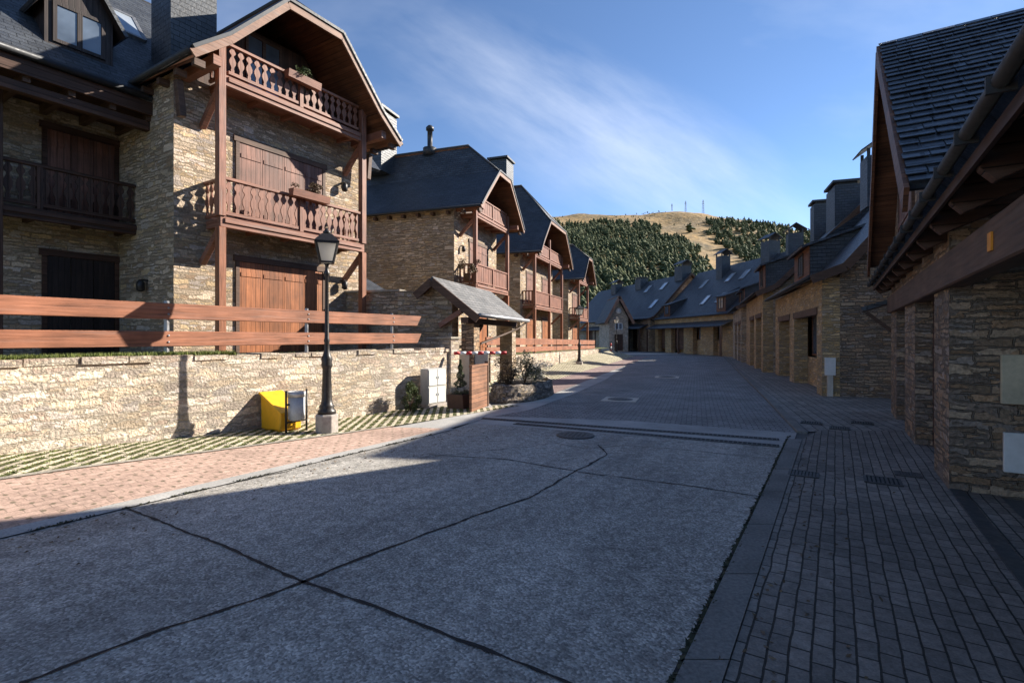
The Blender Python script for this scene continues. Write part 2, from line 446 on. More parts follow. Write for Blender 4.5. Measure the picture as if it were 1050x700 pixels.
def land(g, uv):
    c = g.ramp(g.noise(uv, .02, 6, .6), [(.3,(.10,.10,.045)),(.5,(.16,.14,.07)),(.7,(.22,.17,.085))])
    return c, g.noise(uv, .5, 4), .95, .1
M['land'] = ground_mat('land', land)
def yard(g, uv):
    c = g.vary(g.mix(0.0, (.15,.145,.135), (.2,.2,.2)), uv, .6, .7, 1.25, 6)
    c = g.vary(c, uv, 35, .8, 1.2)
    return c, g.noise(uv, 40, 4), .9, .006
M['yard'] = ground_mat('yard_concrete', yard)
M['joint'] = plain_mat('tar_joint', (.014,.014,.015), .85, 0, 25, .6, 1.5, .006)

# ------------------------------------------------------------------ street frames
U1 = Vector((.626, 1, 0)).normalized(); N1 = Vector((U1.y, -U1.x, 0))     # N points right, across the street
U2 = Vector((.3585, 1, 0)).normalized(); N2 = Vector((U2.y, -U2.x, 0))
def L1(c, Y, z=0.0): return Vector((c + .626*Y, Y, z))
def L2(c, Y, z=0.0): return Vector((c + .3585*Y, Y, z))
ANG1 = math.atan2(U1.y, U1.x); ANG2 = math.atan2(U2.y, U2.x)

# ------------------------------------------------------------------ ground
def sheet(name, pts, mat, z=None, kind='structure'):
    b = MB()
    P = [Vector(p) for p in pts]
    if z is not None:
        for p in P: p.z = z
    area = sum(P[i].x*P[(i+1)%len(P)].y - P[(i+1)%len(P)].x*P[i].y for i in range(len(P)))
    if area < 0: P.reverse()
    b.add(P, [tuple(range(len(P)))])
    return T(b.build(name, mat), kind=kind)

def grid_sheet(name, rows, mat, kind='structure'):
    b = MB(); n = len(rows[0]); vs = [p for r in rows for p in r]; fs = []
    for i in range(len(rows)-1):
        for j in range(n-1):
            fs.append((i*n+j, i*n+j+1, (i+1)*n+j+1, (i+1)*n+j))
    b.add(vs, fs)
    o = b.build(name, mat)
    if o.data.polygons[0].normal.z < 0:
        o.data.flip_normals()
    return T(o, kind=kind)

sheet('ground', [(-2500,-300,0),(2500,-300,0),(2500,2600,0),(-2500,2600,0)], M['land'], -.05)
sheet('yard', [(-30,-12,0),(40,-12,0),(45,110,0),(-30,110,0)], M['yard'], -.012)
# the cross drain: band end points on the left and right kerbs
DL, DR = gp(484, 432), gp(815, 448)
road_r = lambda Y: L1(-.80, Y)
road_l = lambda Y: L1(-7.05, Y)
near_l = [road_l(y) for y in (-12, 0, 4, 6, 8, 9.4)]
near_r = [road_r(y) for y in (9.0, 6, 3, 0, -12)]
sheet('concrete_road', near_l + [gp(484, 433), gp(813, 455)] + near_r[1:], M['concrete'], 0.0)
sheet('drain_band', [gp(480, 434), gp(482, 426), gp(640, 431), gp(817, 444), gp(812, 458), gp(640, 446), gp(540, 438)], M['band'], .004)
# far cobbled road: curves to the left at its end
cob_l = [gp(500, 427), gp(545, 419), gp(590, 402.5), gp(622, 388), gp(641, 376), gp(648, 368), gp(640, 364.5), gp(600, 363.5)]
cob_r = [gp(560, 358.5), gp(700, 358.5), gp(742, 366), gp(757, 382), gp(785, 410), gp(817, 444), gp(640, 431)]
sheet('cobbled_road', cob_l + cob_r, M['cobble'], -.002)
band_l = [gp(478, 434), gp(507, 419.5), gp(552, 401.5), gp(600, 385), gp(628, 373.5), gp(636, 366.5), gp(600, 366)]
sheet('concrete_gutter', band_l + [gp(600, 364.2), gp(640, 365.2), gp(647, 368.4), gp(640, 376.6), gp(621, 389), gp(589, 403.5), gp(544, 420), gp(498, 428.5)], M['band'], .003)
sheet('painted_sun_strip', [gp(560, 363.6), gp(640, 363.4), gp(700, 362.9), gp(744, 361.4), gp(743, 360.3), gp(700, 361.7), gp(640, 362.2), gp(560, 362.4)], M['plaster'], .008)  # pale strip painted in for the band of sunlight across the far road
# right pavement with kerb
sheet('brick_pavement', [L1(-.55, -12), L1(-.55, 8.0), L1(-.55, 8.6), L1(-.3, 9.4), L1(1.2, 9.4), L1(1.75, 9.2), L1(1.75, -12)], M['pavers'], .012)
kb = MB()
ys = [-12 + .98*i for i in range(23)]
for i in range(len(ys)-1):
    a, b_ = ys[i]+.006, ys[i+1]-.006
    if b_ > 8.8: break
    w0, w1 = -.79, -.555
    p = [L1(w0, a), L1(w1, a), L1(w1, b_), L1(w0, b_)]
    kb.add([(q.x, q.y, -.02) for q in p] + [(q.x, q.y, .022) for q in p], [(4,5,6,7),(0,1,5,4),(1,2,6,5),(2,3,7,6),(3,0,4,7)])
T(kb.build('kerb', M['kerb']), kind='structure')
sheet('far_pavement', [gp(818, 444), gp(786, 410), gp(758, 382), gp(743, 366), gp(737, 361), L2(6, 62), L2(9, 40), L2(7, 13), L1(3, 10.5), L1(1.2, 9.4), L1(-.3, 9.4)], M['pavers_far'], .006)
kb = MB()
kp = [gp(818, 444), gp(786, 410), gp(758, 382), gp(743, 366)]
for a, b_ in zip(kp, kp[1:]):
    kb.bar(a + Vector((.08,0,.012)), b_ + Vector((.08,0,.012)), .16, .05)
T(kb.build('kerb', M['kerb']), kind='structure')
# left pavement: rises from the kerb to the foot of the garden wall
def wall_foot(Y):
    pts = [(-12, .75), (0, .56), (6.3, .32), (9, .12), (11, .03), (14, .0)]
    for (a, za), (b, zb) in zip(pts, pts[1:]):
        if Y <= b: return za + (zb-za)*(Y-a)/(b-a)
    return 0
def left_pt(c, Y, lift=0.0):
    f = max(0, (-7.05 - c)/3.15)
    Yw = Y
    p = L1(c, Y); p.z = f*wall_foot(Y + .8*f) + .008 + lift
    return p
ysl = [-12, -6, 0, 2, 4, 5, 6, 7, 8, 9, 9.6]
bound = lambda Y: -8.9 + (Y-5.5)*.14 if Y > 5.5 else -8.9
grid_sheet('pink_pavement', [[left_pt(-7.22 + (bound(y)+7.22)*k/3, y) for k in range(4)] for y in ysl] , M['pink'])
grid_sheet('turf_pavement', [[left_pt(bound(y)-.012 + (-10.25-bound(y))*k/4, y, .004 if k == 0 else .0) for k in range(5)] for y in ysl + [10.4, 11.2, 12, 12.9]], M['turf'])
grid_sheet('edging_strip', [[left_pt(bound(y)+.05, y, .012), left_pt(bound(y)-.05, y, .012)] for y in ysl], M['coping'])
grid_sheet('concrete_channel', [[left_pt(-7.05, y, .002), left_pt(-7.24, y, .004)] for y in ysl], M['band'])
grid_sheet('gate_apron', [[Vector((p.x, p.y, .014)) for p in r] for r in ([L1(-7.1, 9.0), L1(-8.6, 9.62), L1(-10.2, 10.6)], [gp(492, 431), L1(-8.0, 11.6), L1(-9.4, 12.9)], [gp(507, 419.5), gp(500, 412), gp(470, 409)])], M['band'])
# cracks and joints in the concrete
def crack(pix, w=.022, z=.005, amp=.03, seed=1):
    P = [gp(*p) for p in pix]; rr = random.Random(seed); pts = []
    for a, b in zip(P, P[1:]):
        n = max(2, int((b-a).length/.07))
        for i in range(n): pts.append(a.lerp(b, i/n))
    pts.append(P[-1])
    vs = []; fs = []
    off = 0
    for i, p in enumerate(pts):
        d = (pts[min(i+1, len(pts)-1)] - pts[max(i-1, 0)]).normalized(); s = Vector((-d.y, d.x, 0))
        off = off*.8 + rr.uniform(-1, 1)*amp*.35
        ww = w*rr.uniform(.45, 1.5)
        q = p + s*off; q.z = z
        vs += [q + s*ww/2, q - s*ww/2]
        if i: fs.append((2*i-2, 2*i-1, 2*i+1, 2*i))
    b = MB(); b.add(vs, fs)
    return T(b.build('road_joint', M['joint']), kind='structure')
crack([(132,522),(215,554),(312,597),(430,640),(592,702)], .026, seed=1, amp=.02)
crack([(20,702),(150,652),(312,597),(372,572),(460,540),(545,508),(600,478),(622,466),(613,456)], .026, seed=2, amp=.03)
crack([(440,466),(520,471),(600,485),(700,497),(779,509)], .020, seed=3, amp=.02)
crack([(560,452),(600,460),(646,457),(700,461),(796,471)], .012, seed=4, amp=.04)
crack([(430,470),(500,462),(560,456)], .010, seed=5, amp=.06)
crack([(150,512),(90,528),(0,548)], .035, seed=6, amp=.02)
crack([(300,482),(208,502),(140,516)], .03, seed=7, amp=.02)
# weeds and moss in the joint along the right kerb
kj = MB(); rr = random.Random(3)
for i in range(900):
    y = rr.uniform(1.6, 8.9); p = L1(-.80 + rr.gauss(0, .012), y, .004); s = rr.uniform(.012, .035)
    a = rr.uniform(0, 6.28)
    kj.add([p + Vector((math.cos(a)*s, math.sin(a)*s, 0)), p + Vector((math.cos(a+2)*s, math.sin(a+2)*s, 0)), p + Vector((math.cos(a+4)*s, math.sin(a+4)*s, rr.uniform(.005,.03)))], [(0,1,2)])
for i in range(700):
    y = rr.uniform(3.0, 9.2); p = L1(-7.05 + rr.gauss(0, .015), y, .012); q_ = mnoise.noise(Vector((y*3.1, 2, 0)))
    if q_ < -.05: continue
    s = rr.uniform(.006, .016)*(1+q_*2); a = rr.uniform(0, 6.28)
    kj.add([p + Vector((math.cos(a)*s, math.sin(a)*s, 0)), p + Vector((math.cos(a+2)*s, math.sin(a+2)*s, 0)), p + Vector((math.cos(a+4)*s, math.sin(a+4)*s, rr.uniform(.003,.02)))], [(0,1,2)])
T(kj.build('moss', plain_mat('joint_moss', (.045,.048,.026), .95)), kind='stuff')
lv = MB()
for i in range(420):
    if rr.random() < .55: c_, y = (-.62 + abs(rr.gauss(0, .5)), rr.uniform(1.8, 9.0))
    else: c_, y = (-6.9 + abs(rr.gauss(0, .7)), rr.uniform(3.5, 9.5))
    p = L1(c_, y, .016); s = rr.uniform(.012, .028); a = rr.uniform(0, 6.28); d = Vector((math.cos(a), math.sin(a), 0)); e = Vector((-d.y, d.x, 0))
    lv.add([p-d*s, p+e*s*.45+Vector((0,0,rr.uniform(0,.012))), p+d*s+Vector((0,0,rr.uniform(0,.015))), p-e*s*.45], [(0,1,2,3)])
T(lv.build('fallen_leaves', M['leaf_dry']), kind='stuff')
strip = [L1(-.825, y, .003) for y in (-2, 2, 4, 6, 8.8)] + [L1(-.785, y, .003) for y in (8.8, 6, 4, 2, -2)]
sheet('kerb_joint', strip, M['joint'], .0035)

def drain_slot(a, b, label):
    root = empty('drain_channel', (a+b)/2 + Vector((0,0,.004)), math.atan2((b-a).y, (b-a).x), label, 'drain', 'slot drains across the road')
    L = (b-a).length/2
    m = MB(); m.box(-L, L, -.075, .075, -.004, .006); m.build('trough', M['joint'], root)
    m = MB()
    m.box(-L, L, -.09, -.07, -.004, .010); m.box(-L, L, .07, .09, -.004, .010)
    n = int(2*L/.07)
    for i in range(n):
        x = -L + (i+.5)*2*L/n
        m.box(x-.010, x+.010, -.0695, .0695, .003, .0085)
    m.build('grating', M['iron'], root)
drain_slot(gp(486, 428.5), gp(799, 451), 'long dark slot drain across the road on the side of the cobbles')
drain_slot(gp(528, 434.5), gp(799, 457.5), 'shorter dark slot drain across the road on the side of the concrete slabs')

def manhole(loc, r, label, square=False):
    root = empty('manhole_cover', loc, ANG2, label, 'manhole cover')
    if square:
        m = MB(); m.box(-r*1.35, r*1.35, -r*1.35, r*1.35, -.01, .010); m.build('surround', M['plaster'], root)
    m = MB(); m.lathe([(r, -.005), (r, .016), (r*.93, .018)], 28); m.build('ring', M['iron'], root)
    m = MB(); m.lathe([(r*.88, .0), (r*.88, .021)], 28, smooth=False)
    for i in range(-3, 4):
        for j in range(-3, 4):
            if i*i+j*j < 9.5: m.box(i*r*.23-.02, i*r*.23+.02, j*r*.23-.02, j*r*.23+.02, .021, .026)
    m.build('lid', M['iron'], root)
manhole(gp(590, 446.5), .33, 'round iron manhole cover in the concrete just below the drain slots')
manhole(gp(636, 409.5), .34, 'round manhole cover in a pale square surround on the cobbles, the nearer of two', True)
manhole(gp(684, 386.5), .36, 'round manhole cover in a pale square surround on the cobbles, the farther of two', True)
def grate(px, py, w, l, label):
    root = empty('drain_grate', gp(px, py, .012), ANG1, label, 'drain grate', 'iron covers in the brick pavement')
    m = MB(); m.box(-l/2, l/2, -w/2, w/2, -.01, .006); m.build('pan', M['joint'], root)
    m = MB()
    for s in (-1, 1):
        m.box(-l/2, l/2, s*w/2-.015, s*w/2+.015, -.01, .014); m.box(s*l/2-.015, s*l/2+.015, -w/2+.016, w/2-.016, -.01, .0135)
    n = 7
    for i in range(n):
        y = -w/2 + (i+1)*w/(n+1); m.box(-l/2+.016, l/2-.016, y-.012, y+.012, 0, .012)
    m.build('bars', M['iron'], root)
grate(905, 493, .34, .34, 'square dark drain grate in the middle of the brick pavement')
grate(824, 486, .30, .26, 'dark drain grate in the brick pavement close to the road kerb')
grate(931, 486.5, .24, .22, 'small dark cover in the brick pavement nearest the garage doors')
grate(861, 439, .30, .30, 'dark square cover at the far end of the brick pavement')
grate(832, 433.5, .34, .28, 'dark cover beside the kerb corner where the brick pavement ends')
grate(884, 433.5, .34, .28, 'dark cover at the far end of the brick pavement beside the pier')
# channel along the garages
ch = MB(); ch.bar(L1(1.33, 1.0, .02), L1(1.33, 5.7, .02), .12, .02); 
o = ch.build('drain_channel', plain_mat('channel_steel', (.07,.085,.10), .4, .4))
T(o, 'blue grey steel drain channel along the foot of the right hand house', 'drain')

# ------------------------------------------------------------------ building parts
def flatb_profile(h, w):
    """outline of one sawn flat baluster"""
    k = [(.00,.46),(.10,.50),(.16,.34),(.24,.50),(.36,.95),(.46,1.0),(.55,.72),(.64,.34),(.70,.36),(.76,.80),(.82,.95),(.88,.72),(.93,.42),(1.0,.46)]
    right = [(w/2*b, h*a) for a, b in k]
    return right + [(-x, z) for x, z in reversed(right)]

def balcony(parent, x0, x1, yf, yb, zb, zt, mats=('wood_red','wood_red_v'), detail=True, ends=(True, True), name='balcony', mid=True, step=.165):
    wr, wv = M[mats[0]], M[mats[1]]
    m = MB()
    m.box(x0, x1, yf+.11, yb-.002, zb+.13, zb+.19)
    nj = max(3, int((x1-x0)/.7))
    for i in range(nj):
        x = x0+.06 + i*(x1-x0-.12)/(nj-1); m.box(x-.045, x+.045, yf+.112, yb-.003, zb+.02, zb+.129)
    fl = m.build(name, [wr], parent)
    m = MB(); m.box(x0-.12, x1+.12, yf-.02, yf+.108, zb-.04, zb+.20); m.box(x0-.03, x1+.03, yf-.055, yf-.021, zb+.06, zb+.17)
    m.build('edge_beam', wr, fl, .008)
    m = MB(); m.box(x0, x1, yf-.025, yf+.085, zt-.07, zt)
    if ends[0]: m.box(x0-.05, x0+.06, yf+.086, yb, zt-.068, zt-.002)
    if ends[1]: m.box(x1-.06, x1+.05, yf+.086, yb, zt-.068, zt-.002)
    m.build('handrail', wr, fl, .008)
    m = MB(); m.box(x0, x1, yf, yf+.06, zb+.26, zb+.33)
    if ends[0]: m.box(x0-.02, x0+.04, yf+.061, yb, zb+.262, zb+.328)
    if ends[1]: m.box(x1-.04, x1+.02, yf+.061, yb, zb+.262, zb+.328)
    m.build('bottom_rail', wr, fl)
    h = zt-.07-(zb+.33); z0 = zb+.33
    prof = flatb_profile(h, step*.80)
    n = int((x1-x0)/step); ds = (x1-x0)/n
    if detail:
        m = MB(); m.prism([(x, z) for x, z in prof], 'y', -.014, .014)
        bal = m.build('baluster', wv, fl, loc=(x0+ds/2, yf+.03, z0))
        bal.data.flip_normals()
        for i in range(1, n):
            link_copy(bal, fl, (x0+(i+.5)*ds, yf+.03, z0))
        ny = int((yb-yf)/step)
        for e, x in ((0, x0), (1, x1)):
            if ends[e]:
                for i in range(ny):
                    c = link_copy(bal, fl, (x, yf+.11+(i+.5)*(yb-yf-.1)/ny, z0)); c.rotation_euler = (0,0,R(90))
        if mid:
            m = MB(); m.box((x0+x1)/2-.05, (x0+x1)/2+.05, yf-.022, yf+.082, zb+.2, zt-.071); m.build('middle_post', wv, fl)
    else:
        m = MB()
        for i in range(n):
            cx = x0+(i+.5)*ds
            m.box(cx-ds*.40, cx+ds*.40, yf+.018, yf+.042, z0, z0+h)
        for e, x in ((0, x0), (1, x1)):
            if ends[e]:
                for i in range(int((yb-yf)/step)):
                    y = yf+.11+(i+.5)*step; m.box(x-.012, x+.012, y-.045, y+.045, z0, z0+h)
        m.box((x0+x1)/2-.05, (x0+x1)/2+.05, yf-.022, yf+.082, zb+.2, zt-.071)
        m.build('balustrade', wv, fl)
    return fl

def shutters(parent, x0, x1, y, z0, z1, n, mat, frame='wood_brown', name='shutter', straps=False):
    """closed plank shutters standing proud of a wall plane at y (front towards -y)"""
    m = MB()
    m.box(x0-.09, x0-.002, y-.045, y+.02, z0, z1); m.box(x1+.002, x1+.09, y-.045, y+.02, z0, z1)
    m.box(x0-.14, x1+.14, y-.055, y+.02, z1+.002, z1+.15)
    m.build('shutter_frame', M[frame], parent)
    w = (x1-x0)/n
    out = []
    for i in range(n):
        s = MB(); a = x0+i*w+.006; b = x0+(i+1)*w-.006
        s.box(a, b, y-.03, y+.01, z0+.01, z1-.004)
        s.box(a+.03, b-.03, y-.046, y-.031, z0+.22, z0+.32); s.box(a+.03, b-.03, y-.046, y-.031, z1-.36, z1-.26)
        o = s.build(name, M[mat], parent)
        out.append(o)
        if straps and i < 2:
            h = MB(); h.box(a+.01, b-.12, y-.054, y-.0465, z0+(z1-z0)*.40, z0+(z1-z0)*.40+.035); h.build('hinge_strap', M['lamp_iron'], o)
    return out

def window(parent, x0, x1, y, z0, z1, nx=2, name='window', frame='frame'):
    m = MB(); t = .07
    m.box(x0, x0+t, y-.04, y+.02, z0, z1); m.box(x1-t, x1, y-.04, y+.02, z0, z1)
    m.box(x0+t+.001, x1-t-.001, y-.038, y+.02, z0, z0+t); m.box(x0+t+.001, x1-t-.001, y-.038, y+.02, z1-t, z1)
    for i in range(1, nx):
        x = x0+(x1-x0)*i/nx; m.box(x-.045, x+.045, y-.036, y+.02, z0+t+.001, z1-t-.001)
    f = m.build(name, M[frame], parent)
    for i in range(nx):
        a = x0+(x1-x0)*i/nx+.05; b = x0+(x1-x0)*(i+1)/nx-.05
        p = MB(); p.box(a, b, y-.012, y+.008, z0+t, z1-t); p.build('pane', M['glass'], f)
    return f

def chimney(parent, x0, x1, y0, y1, z0, z1, mat='slate_fine', cap='gable', capmat='metal_dark'):
    m = MB(); m.box(x0, x1, y0, y1, z0, z1)
    st = m.build('chimney', M[mat], parent)
    m = MB()
    if cap == 'gable':
        for sx in (x0+.06, x1-.06):
            for sy in (y0+.06, y1-.06): m.box(sx-.05, sx+.05, sy-.05, sy+.05, z1, z1+.3)
        yc = (y0+y1)/2
        m.slab([(x0-.15, y0-.25, z1+.22), (x1+.15, y0-.25, z1+.22), (x1+.15, yc, z1+.75), (x0-.15, yc, z1+.75)], .05, 0, 0)
        m.slab([(x0-.15, yc, z1+.75), (x1+.15, yc, z1+.75), (x1+.15, y1+.25, z1+.22), (x0-.15, y1+.25, z1+.22)], .05, 0, 0)
    else:
        m.box(x0+.1, x1-.1, y0+.1, y1-.1, z1, z1+.12)
        m.box(x0-.1, x1+.1, y0-.1, y1+.1, z1+.12, z1+.24)
    m.build('chimney_cap', M[capmat], st)
    return st

def skylight(parent, P, ux, uy, w, h):
    """roof window lying on a slope: P its lower left corner, ux along the eave, uy up the slope"""
    ux = Vector(ux).normalized(); uy = Vector(uy).normalized(); n = ux.cross(uy)
    if n.z < 0: n = -n
    P = Vector(P) + n*.03
    q = [P, P+ux*w, P+ux*w+uy*h, P+uy*h]
    m = MB()
    for a, b in ((0,1),(1,2),(2,3),(3,0)): m.bar(q[a], q[b], .09, .09, up=n)
    f = m.build('skylight', M['zinc'], parent)
    g = MB(); g.slab([p+n*.025 for p in q], .03, 0, 0); g.build('pane', M['skyglass'], f)
    return f

def lantern(parent, x, y, z):
    m = MB(); m.box(x-.03, x+.03, y-.16, y+.01, z+.12, z+.16)
    m.lathe([(.04,-.13),(.085,-.1),(.085,.08),(.03,.15)], 8, (x, y-.16, z))
    return m.build('wall_lantern', M['lamp_iron'], parent)

def bracket(parent, p, q, w=.13, mat='wood_red'):
    m = MB(); p = Vector(p); q = Vector(q)
    mid = (p+q)/2 + Vector((0, .05, -.05))
    m.bar(p, q, w, .14)
    return m.build('bracket', M[mat], parent, .01)

def bay_roof(parent, ew, kw, hw, ze, zk, zh, zr, yf, yb, hipq, th=.10):
    """steep gabled roof with a clipped (half-hipped) front and flared eaves"""
    m = MB()
    for s in (-1, 1):
        m.slab([(s*ew, yf, ze), (s*ew, yb, ze), (s*kw, yb, zk), (s*kw, yf, zk)], th)
        m.slab([(s*kw, yf, zk), (s*kw, yb, zk), (s*hw, yb, zh), (s*hw, yf, zh)], th)
        m.slab([(s*hw, yf, zh), (s*hw, yb, zh), (0, yb, zr), (0, yf+hipq, zr)], th)
    m.slab([(-hw, yf, zh), (hw, yf, zh), (0, yf+hipq, zr)], th)
    rf = m.build('roof', [M['slate'], M['wood_soffit']], parent)
    c_ = MB(); c_.tube([(0, yf+hipq-.03, zr+.02), (0, yb, zr+.02)], .07, 6); c_.build('ridge_cap', M['metal_dark'], rf)
    for s in (-1, 1):
        c_ = MB(); c_.tube([(s*hw, yf, zh+.01), (0, yf+hipq, zr+.02)], .05, 6); c_.build('hip_cap', M['metal_dark'], rf)
    # bargeboards follow the clipped gable
    b = MB(); pr = [(-ew, ze), (-kw, zk), (-hw, zh), (hw, zh), (kw, zk), (ew, ze)]
    for (xa, za), (xb, zb) in zip(pr, pr[1:]):
        b.bar((xa, yf-.03, za-.12), (xb, yf-.03, zb-.12), .05, .17)
    b.build('bargeboard', M['wood_board'], rf)
    b = MB()
    for (xa, za), (xb, zb) in zip(pr, pr[1:]):
        b.bar((xa, yf-.04, za+.01), (xb, yf-.04, zb+.01), .10, .07)
    b.build('verge_strip', M['metal_dark'], rf)
    g = MB()
    for s in (-1, 1):
        g.tube([(s*(ew+.04), yf-.02, ze-.05), (s*(ew+.04), yb, ze-.05)], .06, 8)
    g.build('gutter', M['metal_dark'], rf)
    return rf

def gable_wall(parent, half, y, z0, prof, mat):
    m = MB(); P = [(-half, z0), (half, z0)] + prof
    m.prism(P, 'y', y, y+.12)
    o = m.build('gable_wall', mat, parent); 
    return o

# ------------------------------------------------------------------ the left row
def bay_house(name, label, origin, ang, detail, colx, half, ew, kw, hw, ze, zk, zh, zr, hipq, yb, fl=(2.92, 6.12), rt=(4.03, 7.08), wall_mat='stone', side_back=8.0):
    root = empty(name, origin, ang, label, 'house')
    yc = -.80; yf = -1.42
    m = MB(); m.box(-half, half, 0, side_back, -.9, ze+.05)
    m.build('wall', M[wall_mat], root)
    bay_roof(root, ew, kw, hw, ze, zk, zh, zr, yf, yb, hipq)
    # timber gable set back in the loggia
    top = [(half-.02, ze-.05), (kw-.15, zk-.2), (hw-.05, zh-.22), (-hw+.05, zh-.22), (-kw+.15, zk-.2), (-half+.02, ze-.05)]
    gw = gable_wall(root, half-.02, .10, ze+.051-.2, [(x, max(z, ze-.1)) for x, z in top], M['wood_dark_v'])
    window(gw, -.95, .05, .098, fl[1]+.45, fl[1]+2.0, 2, frame='wood_brown') if detail else None
    c0, c1 = colx[0], colx[-1]
    for x in colx:
        m = MB(); m.box(x-.085, x+.085, yc-.085, yc+.085, fl[0]+.202, (rt[1]-.08 if x in (c0, c1) else rt[1]+.6)); m.build('column', M['wood_red_v'], root, .012)
        m = MB(); m.box(x-.085, x+.085, yc-.085, yc+.085, -.9, fl[0]-.042); m.build('column', M['wood_new_v'], root, .012)
    for k in (0, 1):
        e_ = .086 if k == 0 else .17
        balcony(root, c0+e_, c1-e_, yc-.03, 0, fl[k], rt[k], detail=detail, step=.195 if detail else .2)
        for x in (c0, c1):
            bracket(root, (x, yc+.05, fl[k]-.12), (x, -.02, fl[k]-.85) if k else (x, -.02, fl[k]-.8), .12)
    # beams carrying the eaves: wall plates run out to the verge
    for s in (-1, 1):
        m = MB(); m.box(s*(half-.25)-.09, s*(half-.25)+.09, yf+.1, 1.0, ze-.08, ze+.14); m.build('plate_beam', M['wood_red'], root, .01)
        m = MB(); m.box(-.06, .06, -.06, .06, -.07, .07)
        m.v = [(v[0]/.12*(ew-.1-half), v[1], v[2]) for v in m.v]
        y = yf+.15; first = None
        while y < side_back:
            at = (s*(half+ew-.1)/2, y, ze-.19)
            if first is None: first = m.build('rafter', M['wood_brown'], root, loc=at)
            else: link_copy(first, root, at)
            y += .75
        if detail:
            bracket(root, (s*(ew-.25), -.35, ze-.28), (s*half, -.35, ze-1.05), .16, 'wood_brown')
    return root

OA = (-6.13, 13.76, 1.30)
HA = bay_house('chalet', 'nearest stone chalet on the left, with carved reddish balconies and a slate-roofed dormer', OA, ANG1, True,
    (-2.05, 2.05), 2.65, 2.97, 2.2, .80, 6.28, 6.92, 8.44, 9.40, 1.2, 7.5, side_back=2.75)
shutters(HA, -1.17, 1.27, 0, .02, 2.28, 4, 'wood_orange_v', straps=True)
shutters(HA, -1.17, 1.27, 0, 3.23, 5.22, 4, 'wood_shut_v')
lantern(HA, 1.95, 0, 4.85); lantern(HA, 1.95, 0, 1.95)
# recessed main range of the first chalet
m = MB(); m.box(-11, 4.5, 2.751, 10, -.9, 5.75)
m.build('wall', M['stone'], HA)
shutters(HA, -4.05, -2.75, 2.75, 3.23, 5.16, 3, 'wood_shut_v', 'wood_dark')
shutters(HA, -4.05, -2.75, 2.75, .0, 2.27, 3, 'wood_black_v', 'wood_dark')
shutters(HA, -7.4, -5.6, 2.75, 3.23, 5.16, 3, 'wood_shut_v', 'wood_dark')
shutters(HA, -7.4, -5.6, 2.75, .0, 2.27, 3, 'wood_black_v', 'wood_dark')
balcony(HA, -6.2, -2.66, 1.82, 2.75, 2.92, 4.08, mats=('wood_dark','wood_dark_v'), ends=(True, False), step=.19)
m = MB(); m.box(-5.2, -5.02, 1.72, 1.9, -.9, 5.4); m.build('column', M['wood_dark_v'], HA, .012)
o = MB().box(-2.85+.14, -2.652, 0,0,0,0) if False else None
lan = MB(); lan.box(-2.78, -2.65, 1.2, 1.24, 1.72, 1.76); lan.lathe([(.04,-.13),(.085,-.1),(.085,.08),(.03,.15)], 8, (-2.80, 1.22, 1.6)); lan.build('wall_lantern', M['lamp_iron'], HA)
# main roof, eave box and gutter
ye, ze_, pit = .94, 5.95, 1.19
yr = ye+3.55; zr_ = ze_+pit*3.55
m = MB()
m.slab([(-11, ye, ze_), (-2.2, ye, ze_), (-.2, yr, zr_), (-11, yr, zr_)], .1)
m.slab([(.2, yr, zr_), (2.6, ye+.3, ze_+.4), (4.7, ye+.3, ze_+.4), (4.7, yr, zr_)], .1)
m.slab([(-11, yr+.002, zr_), (4.7, yr+.002, zr_), (4.7, yr+6.5, zr_-pit*6.5), (-11, yr+6.5, zr_-pit*6.5)], .1)
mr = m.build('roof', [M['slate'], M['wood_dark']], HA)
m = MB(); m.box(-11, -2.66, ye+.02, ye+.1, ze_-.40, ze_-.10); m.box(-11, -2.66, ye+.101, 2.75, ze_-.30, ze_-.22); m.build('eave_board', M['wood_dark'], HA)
m = MB(); m.tube([(-11, ye-.06, ze_-.03), (-2.8, ye-.06, ze_-.03)], .075, 8); m.build('gutter', M['metal_dark'], mr)
m = MB(); m.box(-.06, .06, ye+.12, 2.75, ze_-.5, ze_-.31)
o = m.build('rafter', M['wood_brown'], HA, loc=(-10.6, 0, 0))
for i in range(1, 12): link_copy(o, HA, (-10.6+i*.72, 0, 0))
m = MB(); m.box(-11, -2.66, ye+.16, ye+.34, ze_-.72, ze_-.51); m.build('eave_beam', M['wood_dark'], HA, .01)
chimney(HA, -2.16, -1.06, 1.2, 2.2, 6.5, 11.2)
skylight(HA, (-2.95, 2.72, ze_+pit*(2.72-ye)), (1,0,0), (0,1,pit), .85, 1.05)
# dormer
dx, dy, dw = -3.86, 1.45, .60
zd = ze_+pit*(dy-ye)-.05
m = MB(); m.box(dx-dw, dx+dw, dy, dy+1.6, zd-.15, zd+1.05); m.prism([(dx-dw, zd+1.051), (dx+dw, zd+1.051), (dx, zd+1.95)], 'y', dy, dy+1.9)
dm = m.build('dormer', M['wood_black_v'], HA)
m = MB()
for s in (-1, 1):
    m.slab([(dx+s*(dw+.24), dy-.2, zd+.78), (dx+s*(dw+.24), dy+2.0, zd+.78), (dx, dy+2.0, zd+2.12), (dx, dy-.2, zd+2.12)], .08)
m.build('dormer_roof', [M['slate'], M['wood_black_v']], dm)
window(dm, dx-.47, dx+.45, dy-.002, zd+.12, zd+.98, 2, frame='wood_black_v')
m = MB(); m.slab([(2.8, -.1, 1.6), (2.8, 2.6, 2.9), (4.6, 2.6, 2.9), (4.6, -.1, 1.6)], .1); m.build('porch_roof', [M['slate'], M['wood_board']], HA)

